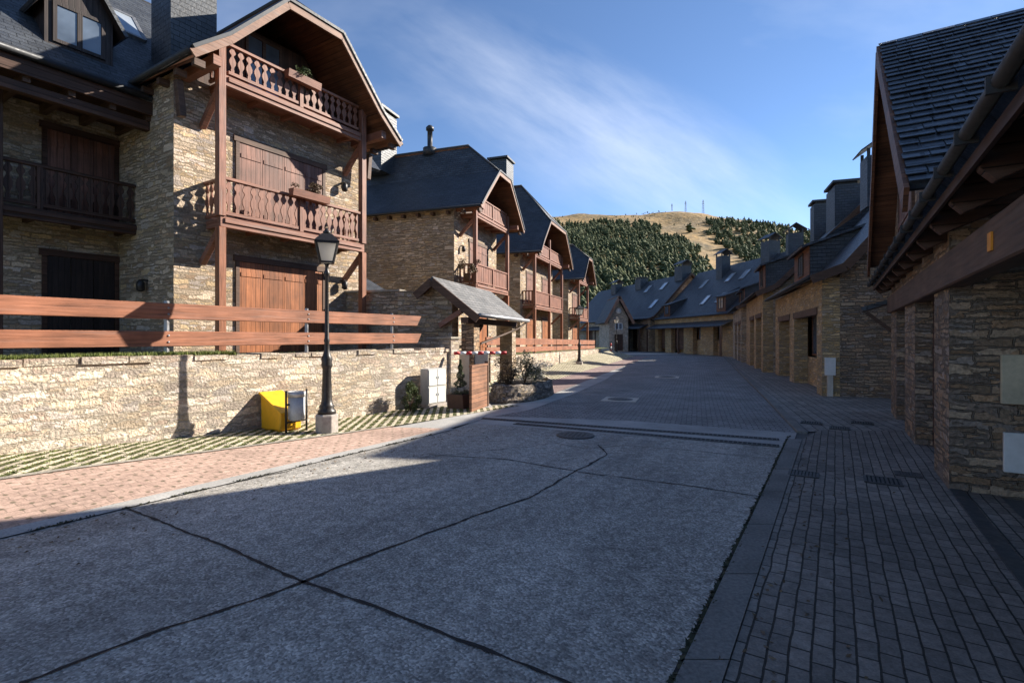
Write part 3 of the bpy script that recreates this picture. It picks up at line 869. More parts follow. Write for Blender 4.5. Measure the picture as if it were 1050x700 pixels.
OB = (-1.70, 25.25, 1.0)
HB = bay_house('chalet', 'second stone chalet on the left, its slate roof rising behind the gate shelter', OB, ANG2, False,
    (-2.05, 2.05), 2.55, 2.9, 2.25, .75, 6.40, 7.05, 8.46, 10.1, 1.9, 11.0, side_back=10.5)
shutters(HB, -.9, 1.2, 0, .02, 2.28, 3, 'wood_orange_v'); shutters(HB, -.9, 1.2, 0, 3.23, 5.2, 3, 'wood_shut_v')
chimney(HB, -1.3, .1, 4.6, 5.9, 9.0, 12.0, cap='flat')
m = MB(); m.lathe([(.35,9.9),(.35,10.25),(.13,10.3),(.13,11.15),(.2,11.16),(.2,11.3),(.1,11.4)], 10, (0, 2.6, 0)); m.build('flue_pipe', M['metal_dark'], HB)
lantern(HB, -1.9, 0, 4.7)
OC = (1.75, 35.0, .57)
HC = bay_house('chalet', 'third stone chalet on the left, its wide bay held up by three wooden columns', OC, ANG2, False,
    (-3.35, 0, 3.35), 3.7, 4.15, 3.55, 1.95, 6.3, 7.0, 8.55, 11.5, 2.6, 11.0, side_back=10.5)
for a in (-2.5, 1.0):
    shutters(HC, a, a+1.5, 0, .02, 2.28, 2, 'wood_orange_v'); shutters(HC, a, a+1.5, 0, 3.23, 5.2, 2, 'wood_shut_v')
chimney(HC, -.7, .7, 2.0, 3.3, 9.5, 13.2, cap='flat')
OD = (5.55, 46.0, .25)
HD = bay_house('chalet', 'farthest chalet of the left row, a narrow gabled bay just behind the street lamp', OD, ANG2, False,
    (-1.9, 1.9), 2.3, 2.7, 2.1, .75, 6.4, 7.0, 8.4, 9.7, 1.6, 9.0, side_back=9.0)
shutters(HD, -.8, .9, 0, .02, 2.28, 2, 'wood_orange_v'); shutters(HD, -.8, .9, 0, 3.23, 5.2, 2, 'wood_shut_v')

# ------------------------------------------------------------------ vegetation helpers
def leaf_cloud(n, rx, ry, rz, s, seed=0, shape='ball', clumps=9):
    r = random.Random(seed); m = MB()
    cl = [(Vector((r.gauss(0,.5), r.gauss(0,.5), r.uniform(-.75,.8))), r.uniform(.28,.5)) for _ in range(clumps)]
    for i in range(n):
        if shape == 'cone':
            t = r.random()**1.3; rad = (1-t)*(.55+.45*r.random()) + .05; a = r.uniform(0, 6.28)
            tier = .8+.3*math.sin(t*26)
            p = Vector((math.cos(a)*rad*rx*tier, math.sin(a)*rad*ry*tier, t*rz))
        else:
            c, cr = cl[r.randrange(len(cl))]
            d = Vector((r.gauss(0,1), r.gauss(0,1), r.gauss(0,1))).normalized()*cr*(r.random()**.4)
            p = c+d; p = Vector((p.x*rx, p.y*ry, (p.z+1)*.5*rz))
        if p.z < 0: p.z = -p.z
        d1 = Vector((r.gauss(0,1), r.gauss(0,1), r.gauss(0,.7))).normalized()*s*r.uniform(.6,1.4)
        d2 = d1.cross(Vector((r.gauss(0,1), r.gauss(0,1), r.gauss(0,1)))).normalized()*s*.38
        m.add([p-d1*.5, p+d2*.5, p+d1*.5, p-d2*.5], [(0,1,2,3)])
    return m
def grass_patch(fn, n, hmin, hmax, seed, wid=.012):
    r = random.Random(seed); m = MB()
    for i in range(n):
        p = fn(r)
        if p is None: continue
        a = r.uniform(0, 6.28); h = r.uniform(hmin, hmax); d = Vector((math.cos(a), math.sin(a), 0))*wid*r.uniform(.5,1.3)
        l = Vector((r.gauss(0,.35), r.gauss(0,.35), 0))*h
        m.add([p-d, p+d, p+l+Vector((0,0,h))], [(0,1,2)])
    return m

# ------------------------------------------------------------------ garden wall, terrace, fence
def long_wall(name, P, Q, zp0, zq0, zp1, zq1, th, mat, label, nrm, ragged=.03, seed=1):
    """wall between two ground points with an uneven stone top"""
    P = Vector(P); Q = Vector(Q); r = random.Random(seed); n = max(6, int((Q-P).length/.28))
    root = empty(name, P, 0, label, 'wall')
    vs = []; fs = []
    for i in range(n+1):
        t = i/n; p = (Q-P)*t; jt = r.uniform(-ragged, ragged)
        z0 = zp0+(zq0-zp0)*t-.3; z1 = zp1+(zq1-zp1)*t+jt
        a = Vector((p.x, p.y, 0)); b = a - Vector(nrm)*th
        vs += [(a.x,a.y,z0),(a.x,a.y,z1),(b.x,b.y,z1+r.uniform(-ragged,ragged)*.5),(b.x,b.y,z0)]
        if i:
            k = 4*(i-1)
            fs += [(k, k+4, k+5, k+1), (k+1, k+5, k+6, k+2), (k+2, k+6, k+7, k+3)]
    fs += [(0,1,2,3), (4*n+3, 4*n+2, 4*n+1, 4*n)]
    m = MB(); m.add(vs, fs)
    m.build('masonry', M[mat], root)
    return root
W0, W1 = L1(-10.2, -8), L1(-10.2, 13.72)
gw1 = long_wall('garden_wall', W0, W1, .7, -.05, 1.36, 1.36, .45, 'stone_wall', 'long sunlit rubble stone garden wall behind the yellow bin and street lamp', N1)
cp = MB(); r_ = random.Random(5)
s = 0; Lw = (W1-W0).length
while s < Lw-.1:
    l = r_.uniform(.25, .7); e = min(s+l, Lw)
    a = (W0-W0) + U1*(s+.01); b = U1*(e-.01); th = r_.uniform(.035, .075); oo = N1*r_.uniform(.0, .04)
    vs = []
    for z in (1.335, 1.36+th):
        vs += [a+oo+Vector((0,0,z)), b+oo+Vector((0,0,z+r_.uniform(-.01,.01))), b-N1*.46+Vector((0,0,z)), a-N1*.46+Vector((0,0,z))]
    cp.add(vs, [(0,3,2,1),(4,5,6,7),(0,1,5,4),(1,2,6,5),(2,3,7,6),(3,0,4,7)])
    s = e
cp.build('coping', M['stone_wall'], gw1)
sheet('garden_terrace', [L1(-10.55, -8), L1(-10.55, 13.2), L1(-16, 17.5), L1(-26, 14), L1(-26, -8)], M['lawn'], 1.30)
sheet('terrace_paving', [L1(-13.2, 8), L1(-13.2, 13.0), L1(-16, 17), L1(-17, 8)], M['yard'], 1.306)
g = grass_patch(lambda r: L1(-10.30 - abs(r.gauss(0, .22)), r.uniform(4.5, 8.9), 1.40), 12000, .03, .10, 11, .010)
T(g.build('grass', M['grass']), kind='stuff')
g = grass_patch(lambda r: L1(-10.4 - r.random()*2.2, r.uniform(5, 12.5), 1.30), 7000, .03, .09, 12, .012)
T(g.build('grass', M['grass']), kind='stuff')
def turf_pt(r):
    y = r.uniform(4.6, 12.6); c = r.uniform(-10.15, bound(min(y, 9.6))-.05)
    p = left_pt(c, y)
    q = Matrix.Rotation(-(A1+R(38)), 2) @ Vector((p.x, p.y)); row = math.floor(q.y/.155); fy = q.y/.155-row
    fx = (q.x + (.21 if row % 2 else 0))/.42 % 1
    if not (.25 < fy < .75 and .1 < fx < .9) and r.random() < .93: return None
    return p
g = grass_patch(turf_pt, 26000, .008, .022, 13, .007)
T(g.build('grass', M['grass']), kind='stuff')

def rail_fence(name, label, P, U, N, segs, posts, zlev, hs, tilt=0.0):
    """two wide plank rails on slim galvanised posts; segs = (start, end) along U"""
    root = empty(name, P, 0, label, 'fence')
    for (a, b) in segs:
        for (z0, z1, cut) in hs:
            m = MB()
            A = U*a; B = U*b
            vs = []
            for off in (0.0, -.055):
                o_ = N*off
                vs += [A+o_+Vector((0,0,z0+tilt*a)), B+o_+U*(-cut)+Vector((0,0,z0+tilt*b)), B+o_+Vector((0,0,z1+tilt*b)), A+o_+Vector((0,0,z1+tilt*a))]
            m.add(vs, [(0,1,2,3),(7,6,5,4),(0,4,5,1),(1,5,6,2),(2,6,7,3),(3,7,4,0)])
            rl = m.build('rail', M['wood_rail'], root, .008)
            for pa in posts:
                if not (a < pa < b): continue
                for dz in (-.05, .05):
                    q = U*pa + Vector((0, 0, (z0+z1)/2+dz+tilt*pa)); bm_ = MB(); bm_.tube([q - N*.002, q + N*.010], .016, 8); bm_.build('bolt', M['zinc'], rl)
    for a in posts:
        m = MB(); p = U*a - N*.06
        m.bar(p+Vector((0,0,zlev)), p+Vector((0,0,hs[0][1]+tilt*a+.04)), .055, .05); m.build('post', M['zinc'], root)
    return root
FP = L1(-10.5, 9.0)
rail_fence('wooden_fence', 'reddish brown two plank fence on top of the near garden wall', FP, U1, N1, [(-9, 4.85)], [-6.8, -4.9, -1.02, 1.53, 3.87], 1.2, [(1.99, 2.24, .16), (1.56, 1.80, .14)])

# second wall and fence further down
V0, V1 = L2(-7.6, 19.0), L2(-7.6, 41)
gw2 = long_wall('garden_wall', V0, V1, -.05, .45, .98, .80, .4, 'stone_wall', 'low pale garden wall beyond the gate shelter with a plank fence on it', N2, .02, 4)
rail_fence('wooden_fence', 'pale reddish plank fence on the farther garden wall beyond the gate shelter', L2(-7.75, 19.0), U2, N2, [(.0, 6), (6.01, 12), (12.01, 18), (18.01, 21.4)], [.5, 3, 6, 9, 12, 15, 18, 21], .8, [(1.42, 1.72, .05), (1.10, 1.34, .05)], -.011)
sheet('garden_terrace', [L2(-7.9, 18), L2(-7.9, 48), L2(-14, 50), L2(-22, 46), L2(-22, 20), L1(-10.6, 15)], M['lawn'], .78)
# bank and pavement of the far left side
rows = []
for y in (14.5, 18, 22, 26, 31, 36, 41, 46):
    t = (y-14.5)/31.5
    rows.append([L2(-4.35, y, .01), L2(-5.1, y, .012), L2(-5.6, y, .04), L2(-7.62, y, .05+.5*min(1, max(0, (y-20)/18)))])
grid_sheet('grass_bank', [[r[2], r[3]] for r in rows], M['turf'])
grid_sheet('mauve_pavement', [[r[0], r[1], r[2]] for r in rows], M['pavers_mauve'])
g = grass_patch(lambda r: L2(-5.7-r.random()*1.9, r.uniform(20, 44), .07 + 0) , 0, .03, .1, 14)

# ------------------------------------------------------------------ gate shelter
tg = .303; UG = Vector((tg, 1, 0)).normalized(); NG = Vector((UG.y, -UG.x, 0)); ANGG = math.atan2(UG.y, UG.x)
E0 = Vector((-.913, 13.75, 0))               # near end of the street-side eave
GH = empty('gate_shelter', E0, ANGG, 'small open gate shelter of stone with a grey slate gable roof', 'gate shelter')
GH.scale = (1.1, 1.1, 1.1); GH.location.z = -.17
zE, zA, LG = 2.27, 3.22, 4.45
m = MB()
m.slab([(0, 0, zE), (LG, 0, zE), (LG, 1.21, zA), (0, 1.21, zA)], .09)
m.slab([(0, 1.21, zA), (LG, 1.21, zA), (LG, 1.66, zA-.353), (0, 1.66, zA-.353)], .09)
rf = m.build('roof', [M['slate_grey'], M['wood_soffit']], GH)
m = MB()
m.bar((-.03, -.02, zE-.13), (-.03, 1.21, zA-.13), .05, .19); m.bar((-.03, 1.21, zA-.13), (-.03, 1.66, zA-.483), .05, .19)
m.build('bargeboard', M['wood_brown'], rf)
m = MB(); m.tube([(-.02, -.06, zE-.03), (LG+.05, -.06, zE-.03)], .055, 8); m.build('gutter', M['zinc'], rf)
m = MB(); m.tube([(LG-.05, -.06, zE-.06), (LG-.35, .2, zE-.3), (1.0, .28, zE-.72), (.86, .28, zE-.8), (.84, .28, .8)], .035, 8); m.build('downpipe', M['wood_brown'], GH)
m = MB(); m.tube([(.84, .28, .8), (.84, .28, .0)], .045, 8); m.build('downpipe_foot', M['iron'], GH)
m = MB(); m.prism([(.82, 0), (2.36, 0), (2.36, 2.92), (1.70, 2.92), (1.70, 2.72), (1.21, zA-.12), (.82, zA-.42)], 'x', .35, .75)
o = m.build('gable_wall', M['stone'], GH); o.data.flip_normals()
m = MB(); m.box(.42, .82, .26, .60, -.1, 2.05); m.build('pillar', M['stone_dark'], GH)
m = MB(); m.box(3.6, 4.0, .22, .62, -.1, 2.05); m.build('pillar', M['stone'], GH)
m = MB(); m.box(.1, LG-.1, .28, .48, 2.051, 2.2); m.build('wall_plate', M['wood_brown'], GH)
m = MB(); m.box(.2, LG-.2, 1.13, 1.29, zA-.3, zA-.13); m.build('ridge_beam', M['wood_brown'], GH)
m = MB(); m.bar((.2, 1.1, 2.0), (.2, .5, 2.36), .1, .12); m.build('brace', M['wood_red'], GH)
m = MB(); m.bar((.62, .45, 1.5), (1.5, .45, 2.06), .09, .11); m.build('brace', M['wood_brown'], GH)
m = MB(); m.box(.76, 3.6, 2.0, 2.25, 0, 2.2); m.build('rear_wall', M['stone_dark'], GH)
m = MB(); m.box(.75, .83, .6, 1.9, 1.42, 1.5); m.box(.75, .83, .6, .66, 0, 1.42); m.build('handrail', M['coping'], GH)
m = MB(); m.bar((.3, .95, 1.35), (.3, -.35, 1.35), .02, .02); 
# camera-facing yard wall running back from the shelter
yw = long_wall('yard_wall', E0 + UG*.55 - NG*2.598, E0 + UG*.55 - NG*7.6, .0, .0, 3.04, 3.04, .3, 'stone', 'shaded stone yard wall with thin coping between the gate shelter and the nearest chalet', -UG, .0, 6)
m = MB(); a = Vector((0,0,3.07)); m.bar(a + UG*.15 , a - NG*5.0 + UG*.15, .4, .06); m.build('coping', M['coping'], yw)
# stone pier at the wall end
pr_ = empty('gate_pier', L1(-10.36, 13.86), ANG1, 'pale stone gate pier at the end of the near garden wall', 'pier')
m = MB(); m.box(-.19, .19, -.2, .2, -.1, 1.66); m.build('shaft', M['stone_wall'], pr_, .012)
m = MB(); m.box(-.23, .23, -.24, .24, 1.661, 1.72); m.build('capstone', M['coping'], pr_, .008)
# plank gate leaf
gl = empty('wooden_gate', gp(482.5, 423.0), math.atan2(1, .30), 'low horizontally planked wooden gate leaf standing in front of the gate shelter', 'gate')
m = MB(); m.box(0, 1.05, -.03, .03, .02, 1.02); m.build('boards', M['gate_wood'], gl)
m = MB(); m.box(-.002, 1.06, -.04, .04, 1.021, 1.07); m.build('top_rail', M['gate_wood'], gl)
m = MB(); m.box(1.062, 1.14, -.045, .045, .0, 1.12); m.build('gate_post', M['wood_brown'], gl)
m = MB(); m.box(0, .86, 0, .2, -.1, 1.33); o = m.build('low_wall', M['plaster'], None, .01, loc=(-1.50, 14.25, 0), rz=.2); T(o, 'short cream rendered wall behind the wooden gate, under the gate shelter', 'wall')
# red and white barrier
BA, BB = Vector((-1.52, 13.55, 1.29)), Vector((-.15, 13.9, 1.29))
br = empty('barrier_bar', BA, math.atan2((BB-BA).y, (BB-BA).x), 'red and white striped barrier bar across the gate entrance', 'barrier')
Lb = (BB-BA).length
for i in range(9):
    m = MB(); m.tube([(i*Lb/9, 0, 0), ((i+1)*Lb/9-.0005, 0, 0)], .045, 10); m.build('stripe', M['red' if i % 2 == 0 else 'white'], br)
# ------------------------------------------------------------------ street furniture
def lamp(loc, label, first=None):
    if first:
        c = copy_tree(first); c.location = loc; c['label'] = label; return c
    t = empty('street_lamp', loc, R(20), label, 'street lamp', 'iron street lamps along the left kerb')
    m = MB(); m.lathe([(.20,-.1),(.20,.30),(.185,.33)], 8, smooth=False); m.build('plinth', M['plinth'], t, .01)
    m = MB(); m.lathe([(.155,.33),(.155,.39),(.118,.42),(.135,.46),(.105,.50),(.09,.58),(.072,1.10),(.086,1.14),(.098,1.18),(.084,1.22),(.10,1.28),(.07,1.34),(.05,1.42),(.042,1.56),(.053,1.60),(.039,1.64),(.029,2.70),(.05,2.74),(.05,2.78),(.03,2.82),(.03,2.90),(.06,2.93)], 14)
    m.build('post', M['lamp_iron'], t)
    m = MB()
    zb, zt, a, b = 2.95, 3.28, .105, .175
    for sx, sy in ((1,1),(1,-1),(-1,-1),(-1,1)):
        m.bar((sx*a, sy*a, zb), (sx*b, sy*b, zt), .028, .028)
    for (p, q) in (((1,1),(1,-1)), ((1,-1),(-1,-1)), ((-1,-1),(-1,1)), ((-1,1),(1,1))):
        m.bar((p[0]*a, p[1]*a, zb), (q[0]*a, q[1]*a, zb), .03, .03); m.bar((p[0]*b, p[1]*b, zt), (q[0]*b, q[1]*b, zt), .035, .035)
    m.build('lantern_frame', M['lamp_iron'], t)
    g = MB(); a2, b2 = a-.008, b-.008
    vs = [(a2,a2,zb),(a2,-a2,zb),(-a2,-a2,zb),(-a2,a2,zb),(b2,b2,zt),(b2,-b2,zt),(-b2,-b2,zt),(-b2,b2,zt)]
    g.add(vs, [(0,1,2,3),(4,7,6,5),(0,4,5,1),(1,5,6,2),(2,6,7,3),(3,7,4,0)]); g.build('lantern_glass', M['lampglass'], t)
    m = MB()
    c = .205
    m.add([(c,c,zt+.02),(c,-c,zt+.02),(-c,-c,zt+.02),(-c,c,zt+.02),(.08,.08,zt+.16),(.08,-.08,zt+.16),(-.08,-.08,zt+.16),(-.08,.08,zt+.16)], [(0,1,2,3),(4,7,6,5),(0,4,5,1),(1,5,6,2),(2,6,7,3),(3,7,4,0)])
    m.lathe([(.06,zt+.16),(.07,zt+.2),(.03,zt+.23),(.012,zt+.27)], 10)
    m.build('lantern_cap', M['lamp_iron'], t)
    return t
l1 = lamp((-3.21, 8.96, .05), 'nearest street lamp, black iron post on a concrete plinth in front of the garden wall')
lamp((gp(594, 377).x, gp(594, 377).y, .02), 'middle street lamp of three, on the grass strip before the farther garden wall', l1)
lamp((gp(632, 365).x*.97, gp(632, 365).y*.97, .02), 'farthest street lamp, beside the red and white marker post near the gabled lodge', l1)

# yellow grit bin
pb = left_pt(-10.2, 9.2); 
GBx = Vector((-4.09, 9.14, .07))
gb = empty('grit_bin', GBx + Vector((0,0,0)), ANG1 , 'yellow plastic grit bin with a sloping lid against the garden wall', 'grit bin')
m = MB(); w = .50
m.prism([(-.34, .04), (.30, .04), (.34, .92), (-.08, .62)][::-1] if False else [(-.34,.04),(.30,.04),(.33,.80),(-.37,.42)], 'x', -w/2, w/2)
m.prism([(-.30,.0),(-.1,.0),(-.1,.04),(-.30,.04)], 'x', -w/2+.03, w/2-.03); m.prism([(.08,.0),(.26,.0),(.26,.04),(.08,.04)], 'x', -w/2+.03, w/2-.03)
m.build('body', M['yellow'], gb, .02)
m = MB(); m.slab([(-w/2-.03, -.42, .43), (w/2+.03, -.42, .43), (w/2+.03, .35, .845), (-w/2-.03, .35, .845)], .05, 0, 0); m.build('lid', M['yellow'], gb, .015)
m = MB(); m.box(-.12, .12, -.385, -.352, .06, .26); m.build('hatch', M['yellow'], gb, .008)
for s_ in (-1, 1):
    m = MB(); m.box(s_*.16-.035, s_*.16+.035, .352, .372, .72, .84); m.build('hinge', M['lamp_iron'], gb)
m = MB(); m.tube([(-.09, -.435, .44), (-.09, -.475, .43), (.09, -.475, .43), (.09, -.435, .44)], .012, 6); m.build('handle', M['lamp_iron'], gb)
gb.scale = (.84, .84, .80)
# grey litter bin on two legs
lbp = gp(304, 443.5, .06)
lb = empty('litter_bin', lbp, ANG1, 'grey cylindrical litter bin hung between two thin posts beside the yellow bin', 'litter bin')
for s in (-1, 1):
    m = MB(); m.tube([(s*.20, 0, 0), (s*.20, 0, .74)], .018, 8); m.build('leg', M['lamp_iron'], lb)
m = MB(); m.lathe([(.115,.22),(.138,.25),(.142,.62)], 22); m.build('drum', M['grey_bin'], lb)
m = MB(); m.lathe([(.150,.622),(.150,.71),(.13,.715),(.125,.64),(.02,.635)], 22); m.build('collar', M['steel'], lb)
m = MB(); m.bar((-.2, 0, .2), (.2, 0, .2), .03, .025); m.bar((-.2,0,.5),(.2,0,.5),.02,.03); m.build('crossbar', M['lamp_iron'], lb)

# utility cabinet
ucp = gp(445, 416.5, .02)
uc = empty('utility_cabinet', ucp, ANG1, 'white utility cabinet with four doors against the end of the garden wall', 'utility cabinet')
m = MB(); m.box(-.34, .34, -.13, .16, 0, .08); m.build('base', M['plinth'], uc)
m = MB(); m.box(-.33, .33, -.1, .15, .08, .93); m.build('body', M['cabinet_shell'], uc, .008)
for ix in (0, 1):
    for iz in (0, 1):
        m = MB(); m.box(-.31+ix*.325, -.015+ix*.325, -.118, -.1005, .11+iz*.42, .48+iz*.42); d = m.build('door', M['white_box'], uc)
        m = MB(); m.box(-.05+ix*.07, -.02+ix*.07, -.13, -.1185, .28+iz*.41, .33+iz*.41); m.build('handle', M['grey_bin'], d)
# shrub by the cabinet
sp = gp(421, 421, .03)
sh = empty('shrub', sp, 0, 'round bushy green shrub at the foot of the garden wall left of the white cabinet', 'shrub')
m = MB()
for i in range(6):
    a = i*1.05; m.tube([(0,0,-.02), (math.cos(a)*.05, math.sin(a)*.05, .18), (math.cos(a)*.14, math.sin(a)*.14, .42)], .009, 5)
m.build('stems', M['wood_brown'], sh)
leaf_cloud(2600, .22, .22, .62, .045, 21, clumps=14).build('foliage', M['leaf'], sh)
# planter with conifer
pp = gp(472, 418, .01)
pl = empty('planter_box', pp, ANG1+.1, 'dark wooden planter box beside the gate', 'planter')
m = MB(); m.prism([(-.22,0),(.22,0),(.26,.34),(-.26,.34)], 'y', -.22, .22); m.build('box', M['terracotta'], pl, .01)
m = MB(); m.box(-.23, .23, -.19, .19, .33, .348); m.build('soil', M['soil'], pl)
cn = empty('conifer', pp+Vector((0,0,.34)), 0, 'small grey green conifer growing in the planter box beside the gate', 'conifer')
m = MB(); m.tube([(0,0,-.02),(0,0,.6)], .012, 6); m.build('trunk', M['wood_brown'], cn)
leaf_cloud(2200, .2, .2, .82, .05, 22, 'cone').build('crown', M['leaf_grey'], cn)
fw = leaf_cloud(900, .24, .2, .2, .035, 23).build('flowers', M['leaf_white'], None, loc=pp+Vector((0,-.08,.34))); T(fw, 'mound of pale flowers at the foot of the conifer in the planter box', 'flowers')
# raised bed beyond the shelter
bp = gp(537, 406, .0)
bed = empty('raised_bed', bp, ANG2, 'raised planting bed edged with dark rubble beyond the gate shelter pillar', 'planting bed')
r_ = random.Random(9); m = MB(); n = 64; vs = []; fs = []
prof = [(1.0,-.1),(1.02,.06),(.985,.16),(1.0,.26),(.97,.36),(.955,.43),(.87,.45),(.84,.36)]
for i in range(n):
    a = 2*math.pi*i/n
    for (f, z) in prof:
        q = f + r_.uniform(-.018, .018)
        vs.append((1.75*math.cos(a)*q, .74*math.sin(a)*q, z + r_.uniform(-.03, .03)))
K = len(prof)
for i in range(n):
    j2 = (i+1) % n
    for k in range(K-1): fs.append((i*K+k, j2*K+k, j2*K+k+1, i*K+k+1))
m.add(vs, fs); m.build('stone_edging', M['stone_rubble'], bed)
m = MB(); m.lathe([(1.0,.0),(1.0,.40)], 24); 
for i, v in enumerate(m.v): m.v[i] = (v[0]*1.5, v[1]*.64, v[2]*.95)
m.build('soil', M['soil'], bed)
for k, (dx_, dy_, rx, rz, mt, lab, nm) in enumerate([(-.9, .1, .34, .75, 'leaf_dry', 'dry brownish bush in the raised bed nearest the gate shelter', 'shrub'), (.1, .0, .42, .95, 'leaf_grey', 'grey green bush in the middle of the raised bed', 'shrub'), (.95, -.05, .45, .6, 'leaf_white', 'pale flowering bush at the far end of the raised bed', 'shrub')]):
    p = bp + U2*dx_ - N2*dy_ + Vector((0,0,.38))
    s_ = empty(nm, p, 0, lab, 'shrub')
    m = MB()
    for i in range(5):
        a = i*1.26; m.tube([(0,0,-.02),(math.cos(a)*rx*.4, math.sin(a)*rx*.4, rz*.6)], .012, 5)
    m.build('stems', M['wood_brown'], s_)
    leaf_cloud(1800, rx, rx, rz, .06, 30+k, clumps=12).build('foliage', M[mt], s_)
# flower boxes on the balconies
def flower_box(root, x, z, label, mats, n, seed, w=.95):
    base = root.matrix_basis @ Vector((x, -.98, z))
    rz = root.rotation_euler.z
    fb = empty('flower_box', base, rz, label, 'flower box')
    m = MB(); m.prism([(-.08,0),(.08,0),(.11,.18),(-.11,.18)][::-1] if False else [(-.08,0),(.08,0),(.11,.18),(-.11,.18)], 'x', -w/2, w/2); m.build('trough', M['wood_red'], fb)
    leaf_cloud(n, w*.36, .12, .34, .06, seed, clumps=10).build('foliage', M[mats], fb).location = (.05, 0, .12)
HAm = Matrix.Translation(OA) @ Matrix.Rotation(ANG1, 4, 'Z')
HBm = Matrix.Translation(OB) @ Matrix.Rotation(ANG2, 4, 'Z')
HA.matrix_basis = HAm; HB.matrix_basis = HBm
flower_box(HA, -.05, 6.86, 'flower box with green plants on the topmost balcony of the nearest chalet', 'leaf', 500, 41)
flower_box(HA, .15, 3.95, 'flower box with withered brown plants on the lower balcony of the nearest chalet', 'leaf_dry', 700, 42, 1.1)
p = HBm @ Vector((-2.35, -.55, 3.2))
hp = empty('potted_plant', p, 0, 'pot of drooping brownish plants on the balcony end of the second chalet', 'plant')
m = MB(); m.lathe([(.12,0),(.18,.3),(.2,.32)], 12); m.build('pot', M['terracotta'], hp)
leaf_cloud(900, .4, .4, .75, .09, 43).build('foliage', M['leaf_dry'], hp).location = (0,0,.3)
# marker post and sign near the far corner
mp = gp(626.5, 362)
mk = empty('marker_post', mp*.8 + Vector((0,0,0)), 0, 'thin red and white marker post at the far end of the left fence', 'marker post')
mk.location.z = .1
for i in range(4):
    m = MB(); m.lathe([(.06, i*.28), (.06, i*.28+.279)], 10); m.build('band', M['red' if i % 2 else 'white'], mk)

# ------------------------------------------------------------------ right house beside the camera
O1 = L1(1.26, 12.0)
ANGR1 = math.atan2(-U1.y, -U1.x)
H1 = empty('stone_house', (O1.x, O1.y, 0), ANGR1, 'dark stone house nearest on the right, with garage doors and a slate cross gable', 'house')
# local: x towards the camera, y back from the street
def yx(Y): return (12.0-Y)/U1.y
m = MB()
for a, b in ((10.7, 11.7), (8.2, 9.4), (5.74, 6.6)):
    m.box(yx(b), yx(a), 0, .5, -.1, 2.28)
m.box(yx(11.7)-.001, yx(5.74), .001, .5, 2.285, 3.15)
m.box(yx(11.7), yx(11.7)+.4, .501, 9, -.1, 3.3)
m.box(yx(5.74)-.45, yx(5.74)-.001, .501, 4.0, -.1, 3.05)
m.box(yx(5.74)-.02, 24, 4.001, 4.4, -.1, 3.6)
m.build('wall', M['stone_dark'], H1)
for a, b in ((9.4, 10.7), (6.6, 8.2)):
    m = MB(); m.box(yx(b)+.002, yx(a)-.002, .22, .27, 0, 2.27); m.build('garage_door', M['roller'], H1)
m = MB(); m.box(yx(11.9), 24, -.06, .14, 2.25, 2.62); m.build('lintel_beam', M['wood_brown'], H1, .015)
m = MB(); m.box(yx(3.94)-.02, yx(3.94)+.02+.07, -.075, -.061, 2.36, 2.50); o = m.build('warning_plate', M['orange_tag'], H1)
# meter boxes on the pier
x5 = yx(5.74)
m = MB(); m.box(x5, x5+.06, .42, .78, 1.0, 1.52); mb_ = m.build('meter_box', M['cream'], H1, .006)
m = MB(); m.box(x5, x5+.05, .44, .90, .28, .70); mb_ = m.build('meter_box', M['white_box'], H1, .006)
# eaves: roof from the gutter back up to the main ridge
yg, zg, pt = -.33, 3.02, 1.0
yr1 = 5.6; zr1 = zg + pt*(yr1-yg)
m = MB()
m.slab([(-.35, yg, zg), (24, yg, zg), (24, yr1, zr1), (-.35, yr1, zr1)], .12)
m.slab([(-.35, yr1+.002, zr1), (24, yr1+.002, zr1), (24, yr1+6, zr1-6*pt), (-.35, yr1+6, zr1-6*pt)], .12)
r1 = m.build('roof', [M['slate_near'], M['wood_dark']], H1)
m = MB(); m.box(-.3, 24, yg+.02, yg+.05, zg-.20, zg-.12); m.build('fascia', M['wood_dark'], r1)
m = MB(); m.tube([(-.40, yg-.05, zg-.06), (24, yg-.05, zg-.06)], .042, 10)
for i in range(24):
    x = .2+i*.8; m.box(x-.012, x+.012, yg-.108, yg+.01, zg-.118, zg-.03)
m.build('gutter', plain_mat('old_gutter', (.04,.037,.035), .7, .1), r1)
m = MB(); m.prism([(yg+.06, zg-.22), (yg+.14, zg-.31), (.5, zg-.02), (.5, zg+.52), (yg+.06, zg-.08)][::-1], 'x', -.05, .05)
o = m.build('rafter', M['wood_dark'], H1, .006, loc=(.1, 0, 0))
for i in range(1, 16): link_copy(o, H1, (.1+i*1.02, 0, 0))
